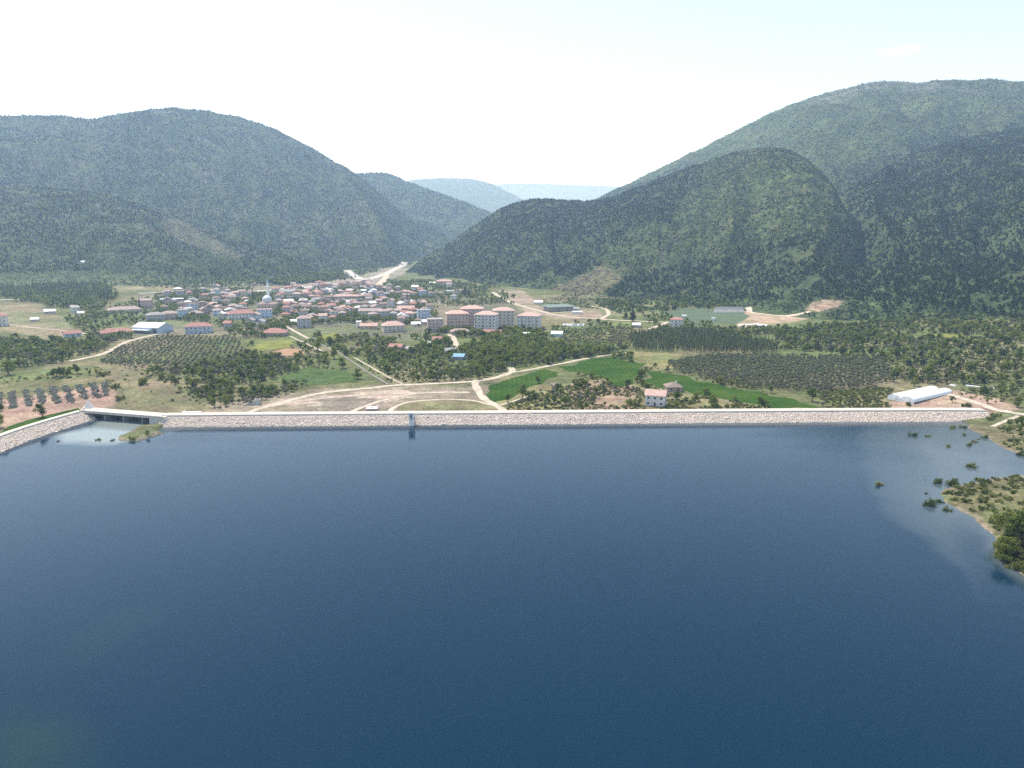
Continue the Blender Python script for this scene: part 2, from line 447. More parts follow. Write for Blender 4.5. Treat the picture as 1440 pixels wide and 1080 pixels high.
ROOFS = {n: simple_mat('roof_' + n, c, 0.85, 0.22, 0.9, spec=0.1) for n, c in dict(
    red=(0.34, 0.185, 0.16), terracotta=(0.48, 0.335, 0.29), faded=(0.36, 0.285, 0.265), brown=(0.23, 0.18, 0.155), grey=(0.30, 0.29, 0.29), white=(0.74, 0.75, 0.75), green=(0.16, 0.20, 0.18), blue=(0.20, 0.34, 0.50)).items()}


# ------------------------------------------------------------------ mesh helpers
class MB:
    def __init__(s): s.v = []; s.f = []; s.m = []

    def box(s, x0, x1, y0, y1, z0, z1, m=0):
        b = len(s.v)
        s.v += [(x0, y0, z0), (x1, y0, z0), (x1, y1, z0), (x0, y1, z0), (x0, y0, z1), (x1, y0, z1), (x1, y1, z1), (x0, y1, z1)]
        for q in ((0, 3, 2, 1), (4, 5, 6, 7), (0, 1, 5, 4), (1, 2, 6, 5), (2, 3, 7, 6), (3, 0, 4, 7)):
            s.f.append(tuple(b + i for i in q)); s.m.append(m)

    def poly(s, vs, faces, m=0):
        b = len(s.v); s.v += [tuple(v) for v in vs]
        for q in faces:
            s.f.append(tuple(b + i for i in q)); s.m.append(m)

    def lathe(s, prof, n=12, cx=0, cy=0, m=0):
        b = len(s.v)
        for r, z in prof:
            for k in range(n):
                a = 2 * PI * k / n
                s.v.append((cx + r * math.cos(a), cy + r * math.sin(a), z))
        for i in range(len(prof) - 1):
            for k in range(n):
                k2 = (k + 1) % n
                s.f.append((b + i * n + k, b + i * n + k2, b + (i + 1) * n + k2, b + (i + 1) * n + k)); s.m.append(m)
        s.f.append(tuple(b + k for k in range(n))[::-1]); s.m.append(m)
        s.f.append(tuple(b + (len(prof) - 1) * n + k for k in range(n))); s.m.append(m)

    def prism(s, outline, z0, z1, m=0):
        b = len(s.v); n = len(outline)
        s.v += [(x, y, z0) for x, y in outline] + [(x, y, z1) for x, y in outline]
        s.f.append(tuple(b + i for i in range(n))[::-1]); s.m.append(m)
        s.f.append(tuple(b + n + i for i in range(n))); s.m.append(m)
        for i in range(n):
            j = (i + 1) % n
            s.f.append((b + i, b + j, b + n + j, b + n + i)); s.m.append(m)

    def mesh(s, name, mats, smooth=False):
        me = bpy.data.meshes.new(name)
        me.from_pydata(s.v, [], s.f)
        for mm in (mats if isinstance(mats, (list, tuple)) else [mats]):
            me.materials.append(mm)
        me.polygons.foreach_set('material_index', s.m)
        if smooth:
            me.polygons.foreach_set('use_smooth', [True] * len(s.f))
        me.update()
        return me


def link(name, data, parent=None, loc=None, rz=0.0):
    o = bpy.data.objects.new(name, data); col.objects.link(o)
    if parent is not None: o.parent = parent
    if loc is not None: o.location = loc
    if rz: o.rotation_euler = (0, 0, rz)
    return o


def tag(o, label=None, cat=None, group=None, kind=None):
    if label: o['label'] = label
    if cat: o['category'] = cat
    if group: o['group'] = group
    if kind: o['kind'] = kind
    return o


def struct(o, label, kind='structure'):
    o['kind'] = kind; o['label'] = label
    return o


def grid_mesh(name, X, Y, Z, mat, colr=None, attr=None, smooth=True):
    """X,Y,Z: (nu,nv) arrays"""
    nu, nv = X.shape
    me = bpy.data.meshes.new(name)
    co = np.stack([X, Y, Z], -1).reshape(-1, 3).astype(np.float32)
    i = np.arange(nu * nv).reshape(nu, nv)
    q = np.stack([i[:-1, :-1], i[1:, :-1], i[1:, 1:], i[:-1, 1:]], -1).reshape(-1, 4).astype(np.int32)
    me.vertices.add(len(co)); me.vertices.foreach_set('co', co.ravel())
    me.loops.add(q.size); me.loops.foreach_set('vertex_index', q.ravel())
    me.polygons.add(len(q)); me.polygons.foreach_set('loop_start', np.arange(0, q.size, 4, dtype=np.int32))
    me.polygons.foreach_set('use_smooth', np.full(len(q), smooth))
    me.update(calc_edges=True)
    if colr is not None:
        a = me.attributes.new('cover', 'FLOAT_COLOR', 'POINT')
        c4 = np.ones((len(co), 4), np.float32); c4[:, :3] = colr.reshape(-1, 3)
        a.data.foreach_set('color', c4.ravel())
    if attr is not None:
        a = me.attributes.new('shallow', 'FLOAT', 'POINT'); a.data.foreach_set('value', attr.ravel().astype(np.float32))
    me.materials.append(mat)
    return me


def mixc(a, b, w):
    return a + (b - a) * w[..., None]


C = lambda *c: np.array(c, float)
SCRUB_C, FOREST_C, SOIL_C, ROCK_C, DRY_C = C(0.056, 0.076, 0.030), C(0.040, 0.055, 0.025) + 0 * C(0.030, 0.035, 0.020), C(0.22, 0.175, 0.13), C(0.19, 0.185, 0.175), C(0.15, 0.135, 0.078)

# ------------------------------------------------------------------ land-cover regions, given where the photo shows them
PINE_ZONES = [
    [(555, 398), (640, 335), (735, 280), (830, 280), (900, 258), (975, 228), (985, 250), (945, 300), (900, 325), (850, 350), (800, 388), (740, 402), (650, 398)],
    [(840, 420), (870, 398), (900, 382), (980, 368), (1060, 352), (1140, 336), (1196, 318), (1178, 262), (1165, 236), (1250, 215), (1300, 195), (1440, 176), (1700, 160), (1700, 440), (1440, 448), (1300, 436), (1200, 425), (1080, 420), (960, 420), (880, 425)],
    [(820, 345), (800, 392), (830, 420), (880, 425), (860, 400)],
]


def pine_w(px, py):
    """1 inside a pine stand, ragged edge"""
    jx = px + (fbm(px / 26, py / 18, 201) - 0.5) * 44
    jy = py + (fbm(px / 26, py / 18, 211) - 0.5) * 36
    w = np.zeros(px.shape, bool)
    for p in PINE_ZONES:
        w |= in_poly(jx, jy, p)
    return w


def hill_cover(h, x, y, z, slope):
    px, py, d = to_px(x, y, z)
    t = h.tt(x, y)
    n1 = fbm(x / 130, y / 130, h.seed + 300, 4); n2 = fbm(x / 40, y / 40, h.seed + 310, 4)
    c = np.broadcast_to(SCRUB_C, x.shape + (3,)) * (0.75 + 0.5 * n1)[..., None]
    if h.name.startswith('right'):
        pw = pine_w(px, py).astype(float)
        c = mixc(c, FOREST_C * 1.1, pw)
        soil = sstep(0.62, 0.72, n2) * (1 - pw) * (0.08 if h.name == 'right_mountain' else 0.2)
        c = mixc(c, SOIL_C * 0.8, soil)
        # pale grassy slope at the foot by the building site
        g = in_poly(px + (n2 - .5) * 30, py + (n1 - .5) * 14, [(735, 415), (800, 392), (850, 372), (880, 385), (850, 410), (870, 440), (800, 432)])
        c = mixc(c, DRY_C * 0.9, g * 0.8)
        g = in_poly(px, py + (n2 - .5) * 6, [(1130, 436), (1142, 426), (1160, 421), (1185, 423), (1180, 432), (1150, 438)])
        c = mixc(c, C(.33, .245, .18), g * 0.85)
        if h.name == 'right_mountain':
            crag = sstep(0.86, 0.92, t) * (1 - sstep(0.985, 1.0, t)) * sstep(0.48, 0.60, fbm(x / 28, y / 70, 77, 4)) * sstep(1100, 1170, px)
            c = mixc(c, ROCK_C * 0.85, crag * 0.4)
            c = c * 1.08
    else:
        c = mixc(c, FOREST_C, sstep(0.45, 0.6, n1) * 0.6)
        c = mixc(c, ROCK_C * 0.75, sstep(0.57, 0.68, n2) * sstep(0.2, 0.5, t) * 0.3)
        if h.name == 'left_foothill':
            scar = in_poly(px + (n2 - .5) * 40, py + (n1 - .5) * 20, [(225, 312), (250, 308), (300, 335), (345, 362), (320, 366), (270, 345), (235, 330)])
            c = mixc(c, SOIL_C * 0.75, scar * 0.32)
            c = mixc(c, C(.105, .125, .055), (1 - sstep(0.0, 0.22, t)) * 0.8)
    return c


HILL_LABEL = dict(far_ridge='pale blue ridge closing the valley on the horizon', far_hills='hazy blue rounded hill in the valley gap',
                  left_spur='hazy spur falling from the big mountain to the valley gap', left_mountain='big round-topped hazy mountain behind the village',
                  left_foothill='dark wooded foothill below the round-topped mountain', right_mountain='flat-topped mountain with pale crags under its rim',
                  right_flank='dark pine-covered flank of the flat-topped mountain', right_foothill='rounded scrubby knoll and wooded ridge before the flat-topped mountain')
HILL_MASK = {}
for h in HILLS:
    far = h.name.startswith('far')
    px0 = max(h.az[0], -0.95); px1 = min(h.az[-1], 0.95)
    nu = int((px1 - px0) / 0.0022); nv = 60 if far else 150
    az = np.linspace(px0, px1, nu)
    tv = np.concatenate([np.linspace(-0.12, 1.0, nv), 1 + np.linspace(0.02, 0.9, 12)])
    D, H = h.ridge_at(az); B = np.interp(az, h.baz, h.bD)
    rr = B[:, None] + (D - B)[:, None] * tv[None, :]
    X = rr * np.sin(az)[:, None]; Y = rr * np.cos(az)[:, None]
    Z = h.h(X, Y)
    cc = hill_cover(h, X, Y, Z, None)
    o = link('hills', grid_mesh('hills', X, Y, Z, M_HILL, cc))
    struct(o, HILL_LABEL[h.name])

# ------------------------------------------------------------------ valley floor and lake bed: one sheet to the horizon
GREY_V, TAN, OLIVE_G, GREEN_G = C(.20, .185, .15), C(.225, .195, .14), C(.105, .115, .052), C(.085, .115, .040)
COVER = [  # valley head behind the village first
    ([(120, 400), (340, 370), (480, 348), (580, 342), (640, 350), (580, 372), (500, 394), (400, 404), (260, 408)], C(.105, .135, .058), 14),
    # photo outline, colour, softness of the edge
    ([(-60, 400), (330, 392), (600, 392), (760, 400), (1100, 430), (1500, 440), (1500, 580), (-60, 600)], OLIVE_G, 20),
    ([(200, 398), (520, 395), (620, 400), (735, 430), (765, 465), (640, 472), (560, 478), (420, 470), (180, 475)], C(.125, .125, .085), 14),
    ([(0, 432), (50, 428), (95, 450), (110, 470), (70, 480), (30, 470), (0, 462)], C(.19, .165, .108), 6),
    ([(40, 388), (150, 384), (240, 398), (240, 410), (140, 408), (60, 400)], C(.20, .175, .105), 8),
    ([(0, 376), (30, 378), (40, 392), (0, 396)], C(.20, .165, .105), 6),
    ([(1080, 440), (1500, 430), (1500, 560), (1330, 545), (1250, 540), (1100, 490)], C(.100, .118, .050), 14),
    ([(640, 490), (700, 476), (800, 488), (885, 493), (800, 506), (720, 520), (650, 528)], C(.085, .10, .042), 8),
    ([(170, 480), (330, 472), (440, 480), (440, 535), (340, 572), (200, 525), (120, 512)], C(.115, .118, .058), 10),
    ([(340, 560), (460, 545), (600, 543), (700, 545), (690, 585), (200, 590), (250, 570)], TAN, 10),
    ([(130, 520), (200, 510), (255, 545), (300, 575), (250, 590), (120, 580), (150, 545)], C(.150, .140, .080), 8),
    ([(0, 530), (150, 520), (160, 545), (0, 562)], C(.130, .132, .064), 6),
    ([(0, 562), (150, 541), (165, 552), (162, 570), (0, 605)], C(.27, .19, .145), 4),
    ([(430, 568), (510, 560), (545, 570), (520, 584), (400, 584)], C(.20, .17, .135), 6),
    ([(560, 566), (670, 562), (705, 580), (560, 584)], C(.165, .155, .085), 5),
    ([(800, 540), (860, 532), (905, 548), (890, 575), (800, 578)], C(.255, .19, .135), 8),
    ([(700, 545), (800, 540), (800, 585), (690, 585)], C(.17, .16, .08), 8),
    ([(900, 545), (1000, 560), (1150, 575), (1260, 545), (1340, 548), (1340, 582), (900, 582)], C(.175, .16, .085), 8),
    ([(1250, 565), (1330, 545), (1400, 560), (1440, 575), (1380, 582), (1240, 580)], C(.28, .205, .155), 6),
    ([(880, 495), (960, 497), (950, 515), (925, 522), (895, 512)], C(.20, .18, .09), 5),
    ([(770, 462), (890, 452), (885, 492), (800, 490)], C(.125, .15, .06), 8),
    ([(940, 505), (1240, 500), (1260, 540), (1150, 550), (980, 530)], C(.112, .116, .066), 8),
    ([(700, 408), (735, 408), (760, 430), (800, 435), (860, 432), (850, 450), (780, 447), (740, 440)], C(.26, .205, .16), 5),
    ([(835, 420), (930, 420), (930, 445), (845, 445)], C(.13, .15, .065), 6),
    ([(1050, 432), (1120, 438), (1180, 428), (1185, 436), (1120, 452), (1050, 462), (1035, 458)], C(.33, .25, .18), 5),
    ([(390, 398), (480, 388), (545, 375), (580, 378), (540, 398), (470, 412)], C(.24, .215, .18), 7),
    ([(540, 400), (610, 395), (620, 415), (560, 425)], C(.12, .15, .07), 6),
    ([(1360, 600), (1500, 600), (1500, 650), (1400, 640)], C(.14, .13, .07), 6),
    ([(1330, 672), (1500, 660), (1600, 960), (1400, 800), (1340, 715)], C(.115, .112, .058), 8),
]
naz, nr = 760, 520
az = np.concatenate([np.linspace(-1.4, -0.87, 50), np.linspace(-0.86, 0.86, naz - 100), np.linspace(0.87, 1.4, 50)])
r = np.concatenate([[40, 80, 120, 160, 200], np.geomspace(225, 6000, nr - 9), [7000, 9000, 11000, 13000]])
X = np.outer(np.sin(az), r); Y = np.outer(np.cos(az), r)
Z = ground_h(X, Y)
gx, gy, gd = to_px(X, Y, Z)
cc = np.broadcast_to(C(.105, .115, .055), X.shape + (3,)).copy()
for poly, c, soft in COVER:
    w = np.zeros(X.shape)
    for k in range(4):
        jx = (fbm(X / (30 + 9 * k), Y / (30 + 9 * k), 400 + k) - .5) * soft * 2.2; jy = (fbm(X / (30 + 9 * k), Y / (30 + 9 * k), 430 + k) - .5) * soft
        w += in_poly(gx + jx, gy + jy, poly) * 0.25
    cc = mixc(cc, c, w)
for (poly, c) in (([(380, 566), (440, 556), (540, 549), (640, 548), (668, 545), (660, 556), (560, 560), (520, 575), (440, 572)], C(.34, .275, .225)), ([(560, 548), (690, 540), (684, 562), (600, 558)], C(.20, .175, .13)), ([(440, 562), (520, 556), (545, 562), (520, 578), (450, 580)], C(.155, .135, .11))):
    jx = (fbm(X / 14, Y / 9, 460) - .5) * 50; jy = (fbm(X / 14, Y / 9, 463) - .5) * 16
    cc = mixc(cc, c, in_poly(gx + jx, gy + jy, poly) * .8)
# patchwork of small plots between the trees
pl = fbm(X / 60 + 0.3 * vnoise(X / 20, Y / 20, 9), Y / 38, 52, 2)
cc = mixc(cc, C(.10, .135, .045), sstep(.58, .62, pl) * (gy < 545) * 0.45)
cc = mixc(cc, C(.235, .185, .125), sstep(.36, .33, pl) * (gy < 545) * 0.4)
sd = np.full(X.shape, 99.0); near = np.hypot(X, Y) < 480
sd[near] = lake_sd(X[near], Y[near])
cc = mixc(cc, C(.20, .165, .12), (1 - sstep(0.3, 3, np.abs(sd))) * (fbm(X / 5, Y / 5, 8) > .38))
cc = mixc(cc, C(.10, .11, .09), (sd < -0.5).astype(float))
struct(link('ground', grid_mesh('ground', X, Y, Z, M_GROUND, cc)), 'valley floor of dry grass, orchards and bare plots')

# ------------------------------------------------------------------ water
xs = np.concatenate([np.linspace(-900, -330, 12), np.linspace(-325, 345, 336), np.linspace(350, 900, 12)])
ys = np.concatenate([np.linspace(-700, 90, 12), np.linspace(96, 372, 180)])
WX, WY = np.meshgrid(xs, ys, indexing='ij')
shal = np.zeros(WX.shape)
sdw = -lake_sd(WX, WY)
pt = lambda a, b: at_z(a, b, 0)
wn = fbm(WX / 26, WY / 60, 61, 4)
gwx, gwy, _ = to_px(WX, WY, WX * 0)
jx, jy = gwx + (fbm(WX / 35, WY / 35, 62) - .5) * 60, gwy + (fbm(WX / 35, WY / 35, 63) - .5) * 26
def soft_poly(poly, k=7, sp=26):
    w = 0
    for i in range(k):
        a = 2 * PI * i / k
        w = w + in_poly(jx + sp * math.cos(a), jy + sp * 0.45 * math.sin(a), poly)
    return w / k
shal = np.maximum(shal, 0.30 * soft_poly([(1262, 585), (1460, 585), (1460, 700), (1380, 740), (1440, 860), (1470, 900), (1390, 790), (1330, 745), (1290, 715), (1262, 660)], 18, 48))
shal = np.maximum(shal, 0.85 * soft_poly([(90, 612), (128, 586), (215, 590), (205, 604), (165, 620), (95, 621)], 12, 7))
shal = np.maximum(shal, 0.30 * (1 - sstep(0, 6, sdw)))
shal = np.clip(shal * (0.75 + 0.5 * wn), 0, 1)
murk = 0.35 * soft_poly([(70, 935), (110, 900), (180, 865), (215, 850), (230, 862), (190, 885), (140, 915), (100, 945)], 12, 26) + .5 * soft_poly([(-20, 1010), (60, 1000), (120, 1040), (130, 1100), (-20, 1100)], 12, 40)
murk = murk * (0.5 + fbm(WX / 9, WY / 9, 91, 4))
M_WATER, nt, out = new_mat('lake_water')
b = N(nt, 'ShaderNodeBsdfPrincipled'); b.inputs['Roughness'].default_value = 0.03; b.inputs['IOR'].default_value = 1.25
b.inputs['Specular IOR Level'].default_value = 0.5
ge = N(nt, 'ShaderNodeNewGeometry')
at = N(nt, 'ShaderNodeAttribute', attribute_name='shallow')
deep = N(nt, 'ShaderNodeMix', data_type='RGBA'); deep.inputs[6].default_value = (0.0002, 0.0145, 0.036, 1); deep.inputs[7].default_value = (0.0004, 0.0195, 0.040, 1)
n0 = N(nt, 'ShaderNodeTexNoise'); n0.inputs['Scale'].default_value = 0.012; n0.inputs['Detail'].default_value = 3
nt.links.new(ge.outputs['Position'], n0.inputs['Vector']); nt.links.new(n0.outputs['Fac'], deep.inputs[0])
mx = N(nt, 'ShaderNodeMix', data_type='RGBA'); mx.inputs[7].default_value = (0.20, 0.235, 0.225, 1)
nt.links.new(deep.outputs[2], mx.inputs[6]); nt.links.new(at.outputs['Fac'], mx.inputs[0])
am = N(nt, 'ShaderNodeAttribute', attribute_name='murk')
mm = N(nt, 'ShaderNodeMix', data_type='RGBA'); mm.inputs[7].default_value = (0.010, 0.034, 0.030, 1); nt.links.new(mx.outputs[2], mm.inputs[6]); nt.links.new(am.outputs['Fac'], mm.inputs[0])
nt.links.new(mm.outputs[2], b.inputs['Base Color'])
mp = N(nt, 'ShaderNodeMapping'); mp.inputs['Scale'].default_value = (0.7, 1.6, 1); nt.links.new(ge.outputs['Position'], mp.inputs['Vector'])
n1 = N(nt, 'ShaderNodeTexNoise'); n1.inputs['Scale'].default_value = 0.9; n1.inputs['Detail'].default_value = 4
nt.links.new(mp.outputs[0], n1.inputs['Vector'])
n2 = N(nt, 'ShaderNodeTexNoise'); n2.inputs['Scale'].default_value = 0.035; n2.inputs['Detail'].default_value = 4
nt.links.new(mp.outputs[0], n2.inputs['Vector'])
mr = N(nt, 'ShaderNodeMapRange'); mr.inputs['From Min'].default_value = 0.35; mr.inputs['From Max'].default_value = 0.65; mr.inputs['To Min'].default_value = 0.05; mr.inputs['To Max'].default_value = 0.12
nt.links.new(n2.outputs['Fac'], mr.inputs['Value'])
mpw = N(nt, 'ShaderNodeMapping'); mpw.inputs['Scale'].default_value = (0.35, 1.5, 1); nt.links.new(ge.outputs['Position'], mpw.inputs['Vector'])
n3 = N(nt, 'ShaderNodeTexNoise'); n3.inputs['Scale'].default_value = 0.02; n3.inputs['Detail'].default_value = 6; n3.inputs['Roughness'].default_value = 0.65
nt.links.new(mpw.outputs[0], n3.inputs['Vector'])
mr3 = N(nt, 'ShaderNodeMapRange'); mr3.inputs['From Min'].default_value = 0.4; mr3.inputs['From Max'].default_value = 0.65; mr3.inputs['To Min'].default_value = 0.02; mr3.inputs['To Max'].default_value = 0.13
nt.links.new(n3.outputs['Fac'], mr3.inputs['Value']); nt.links.new(mr3.outputs['Result'], b.inputs['Roughness'])
bp = N(nt, 'ShaderNodeBump'); bp.inputs['Distance'].default_value = 0.25; nt.links.new(n1.outputs['Fac'], bp.inputs['Height']); nt.links.new(mr.outputs['Result'], bp.inputs['Strength'])
nt.links.new(bp.outputs['Normal'], b.inputs['Normal']); nt.links.new(b.outputs[0], out.inputs['Surface'])
wme = grid_mesh('water', WX, WY, WX * 0, M_WATER, None, shal)
wa = wme.attributes.new('murk', 'FLOAT', 'POINT'); wa.data.foreach_set('value', np.clip(murk, 0, 1).ravel().astype(np.float32))
struct(link('water', wme), 'deep blue reservoir water, milky in the shallows')


# ------------------------------------------------------------------ draped roads and fields
def densify(pts, step=3.0):
    o = []
    for (x1, y1), (x2, y2) in zip(pts[:-1], pts[1:]):
        n = max(1, int(math.hypot(x2 - x1, y2 - y1) / step))
        for i in range(n):
            o.append((x1 + (x2 - x1) * i / n, y1 + (y2 - y1) * i / n))
    return o + [pts[-1]]


def smooth_path(pts, it=3):
    p = np.array(pts, float)
    for _ in range(it):
        q = np.empty((2 * len(p), 2)); q[0] = p[0]; q[-1] = p[-1]
        q[1:-1:2] = 0.75 * p[:-1] + 0.25 * p[1:]; q[2:-1:2] = 0.25 * p[:-1] + 0.75 * p[1:]
        p = q
    return p


ROADS = []
def road(name, pxs, width, mat, label, lift=0.12, kind='structure'):
    w = [place1(*q) for q in pxs]
    p = smooth_path([(v.x, v.y) for v in w]); p = np.array(densify([tuple(q) for q in p]))
    t = np.gradient(p, axis=0); t /= (np.linalg.norm(t, axis=1)[:, None] + 1e-9)
    n = np.stack([-t[:, 1], t[:, 0]], 1)
    k = 5
    off = np.linspace(-1, 1, k) * width / 2
    s = np.arange(len(p))
    sd_ = len(label) * 7.3 + pxs[0][0]
    e1 = 1 + 0.9 * (fbm(s / 3.0, s * 0 + sd_, 6) - 0.5); e2 = 1 + 0.9 * (fbm(s / 3.0, s * 0 + sd_ + 31, 6) - 0.5)
    ed = np.where(off[None] < 0, e1[:, None], e2[:, None])
    X = p[:, None, 0] + n[:, None, 0] * off[None] * ed; Y = p[:, None, 1] + n[:, None, 1] * off[None] * ed
    Z = terrain(X, Y) + lift
    o = link(name, grid_mesh(name, X, Y, Z, mat))
    struct(o, label)
    ROADS.append(([tuple(q) for q in p[::2]], width / 2))
    return o


FIELDS = []
def field(name, poly_px, mat, label, lift=0.10, step=4.0, rag=4.5):
    xs, ys, zs = place([q[0] for q in poly_px], [q[1] for q in poly_px])
    poly = [(float(a), float(b)) for a, b in zip(xs, ys)]
    poly = densify(poly + poly[:1], step)[:-1]
    poly = [(a + (vnoise(np.array(a / 11), np.array(b / 11), 5) - .5) * rag * 2, b + (vnoise(np.array(a / 11), np.array(b / 11), 6) - .5) * rag * 2) for a, b in poly]
    import bmesh
    bm = bmesh.new()
    vs = [bm.verts.new((a, b, 0)) for a, b in poly]
    f = bm.faces.new(vs)
    bmesh.ops.triangulate(bm, faces=[f])
    x0, x1 = min(q[0] for q in poly), max(q[0] for q in poly); y0, y1 = min(q[1] for q in poly), max(q[1] for q in poly)
    for k in range(1, int((x1 - x0) / step)):
        bmesh.ops.bisect_plane(bm, geom=bm.verts[:] + bm.edges[:] + bm.faces[:], plane_co=(x0 + k * step, 0, 0), plane_no=(1, 0, 0))
    for k in range(1, int((y1 - y0) / step)):
        bmesh.ops.bisect_plane(bm, geom=bm.verts[:] + bm.edges[:] + bm.faces[:], plane_co=(0, y0 + k * step, 0), plane_no=(0, 1, 0))
    vx = np.array([v.co.x for v in bm.verts]); vy = np.array([v.co.y for v in bm.verts])
    vz = terrain(vx, vy) + lift
    for v, z in zip(bm.verts, vz):
        v.co.z = z
    me = bpy.data.meshes.new(name); bm.to_mesh(me); bm.free()
    for q in me.polygons:
        q.use_smooth = True
    me.flip_normals() if me.polygons[0].normal.z < 0 else None
    me.materials.append(mat)
    struct(link(name, me), label)
    FIELDS.append(poly)


field('field', [(677, 556), (692, 543), (722, 532), (752, 522), (772, 519), (792, 524), (768, 536), (748, 543), (738, 550), (712, 562), (690, 567)], M_FIELD, 'green wheat field inside the bend of the dirt road')
field('field', [(790, 516), (822, 508), (860, 503), (906, 512), (897, 528), (884, 541), (868, 545), (846, 533), (826, 527), (806, 522)], M_FIELD, 'green wheat field between hedges below the olive grove')
field('field', [(898, 536), (921, 521), (960, 531), (1005, 540), (1075, 552), (1157, 573), (1092, 574.5), (1005, 559), (945, 549)], M_FIELD, 'long green wheat field tapering towards the dam crest')
field('field', [(10, 600), (60, 585), (110, 574), (113, 577), (60, 592), (0, 611)], M_FIELD, 'narrow strip of green grass along the dam arm', rag=1)
field('field', [(400, 527), (440, 517), (490, 522), (505, 536), (440, 541), (405, 540)], M_CROP, 'patch of green crop beside the concrete canal')
field('field', [(348, 488), (372, 481), (412, 478), (408, 488), (370, 494)], M_FIELD2, 'yellow-green meadow strip below the village', rag=2)
field('field', [(375, 497), (405, 490), (424, 491), (426, 499), (395, 501)], M_SOIL, 'bare brown ploughed plot below the village', rag=2)
field('field', [(450, 472), (474, 468), (483, 476), (458, 479)], M_FIELD2, 'bright meadow between gardens at the village edge', rag=2)
field('field', [(1295, 470), (1330, 469), (1368, 473), (1330, 477)], M_FIELD2, 'small yellow meadow among scrub under the pine slope', rag=2)
field('field', [(930, 440), (968, 433), (1040, 436), (1055, 445), (1035, 456), (985, 455), (945, 448)], M_PITCH, 'flat dull green sports pitch under the knoll', rag=0.5)

road('road', [(330, 412), (400, 406), (455, 402), (500, 397), (535, 388), (556, 378), (571, 369)], 17, M_ASPHALT, 'pale highway climbing into the valley gap')
road('road', [(488, 380), (494, 386), (502, 391), (512, 393)], 20, M_ASPHALT, 'pale ramp joining the highway from the slope')
road('road', [(545, 385), (541, 392), (536, 398), (530, 401)], 13, M_ROAD, 'dusty track beside the highway')
road('road', [(-40, 424), (0, 422), (40, 420)], 9, M_ASPHALT, 'pale road behind the white corner house')
road('road', [(195, 413), (225, 411), (260, 409), (300, 408)], 6, M_ASPHALT, 'pale street at the back of the village')
road('road', [(233, 468), (205, 473), (176, 481), (160, 490), (146, 498), (124, 503), (98, 508)], 4.6, M_ROAD, 'curving pale dirt road beside the olive rows')
road('road', [(12, 457), (40, 460), (70, 463), (100, 466), (125, 470)], 2.6, M_ROAD, 'thin dirt track across the dry field')
road('road', [(378, 446), (400, 458), (418, 468), (436, 477)], 3, M_ROAD, 'light dirt lane leaving the village')
road('road', [(408, 473), (424, 480), (438, 487), (460, 496)], 1.8, M_ROAD, 'narrow lane through the gardens')
road('road', [(340, 583), (382, 570), (430, 557), (468, 550), (520, 546), (548, 542), (600, 540), (668, 536.5), (700, 531), (716, 525), (723, 521), (717, 517)], 4.6, M_ROAD, 'pale dirt road along the foot of the groves')
road('road', [(720, 524), (745, 520), (775, 514), (805, 508), (838, 502), (862, 498), (882, 496.5)], 3.2, M_ROAD, 'dirt track along the top of the green fields')
road('road', [(668, 537), (671, 550), (682, 562), (698, 571), (712, 580)], 4.4, M_ROAD, 'dirt road curling round the green field to the dam')
road('road', [(700, 571), (730, 562), (755, 552)], 1.8, M_ROAD, 'faint footpath beside the hedge of the green field')
road('road', [(545, 583), (556, 571), (580, 564), (630, 561.5), (668, 563), (690, 570)], 2.6, M_ROAD, 'worn track through the dry grass below the dam')
road('road', [(488, 582), (520, 569), (545, 561), (590, 552), (660, 552)], 3.0, M_ROAD, 'broad worn track through bare ground')
road('road', [(380, 572), (430, 562), (500, 556), (560, 553), (640, 551)], 5.0, M_BARE, 'stripped strip of bare pinkish earth')
road('road', [(693, 411), (704, 418), (720, 426), (742, 433), (768, 440), (800, 446), (850, 449), (900, 452), (940, 453)], 6, M_ROAD, 'dirt road curving past the building site')
road('road', [(845, 449), (858, 441), (852, 434), (832, 431)], 5, M_ROAD, 'looping dirt ramp by the dark-roofed hall')
road('road', [(912, 463), (926, 458), (940, 452.5)], 4.5, M_ROAD, 'short drive up to the white three-storey house')
road('road', [(1052, 432), (1056, 440), (1085, 443), (1115, 445), (1140, 438)], 6.5, M_ROAD, 'dirt haul road at the foot of the pine slope')
road('road', [(1326, 552), (1352, 560), (1380, 569), (1402, 577), (1440, 583), (1480, 590)], 4.5, M_ROAD, 'dirt road from the greenhouse to the dam end')
road('road', [(1396, 600), (1420, 590), (1432, 585)], 2.2, M_ROAD, 'pale path across the grass above the inlet')
road('road', [(632, 470), (640, 478), (642, 488)], 5, M_ROAD, 'white dusty lane in front of the apartment blocks')
road('road', [(440, 475), (458, 489), (478, 498), (500, 512), (520, 526), (546, 541)], 1.3, M_CONC_D, 'concrete canal running from the village to the road', lift=0.3)
road('road', [(498, 503), (520, 515), (545, 530), (566, 540)], 1.5, M_ROAD, 'service track beside the concrete canal')


# ------------------------------------------------------------------ dam: embankments, crest, riprap
def offset_line(p, d):
    p = np.array(p, float)
    t = np.gradient(p, axis=0); t /= np.linalg.norm(t, axis=1)[:, None]
    return p + np.stack([-t[:, 1], t[:, 0]], 1) * d          # to the left of the direction of travel


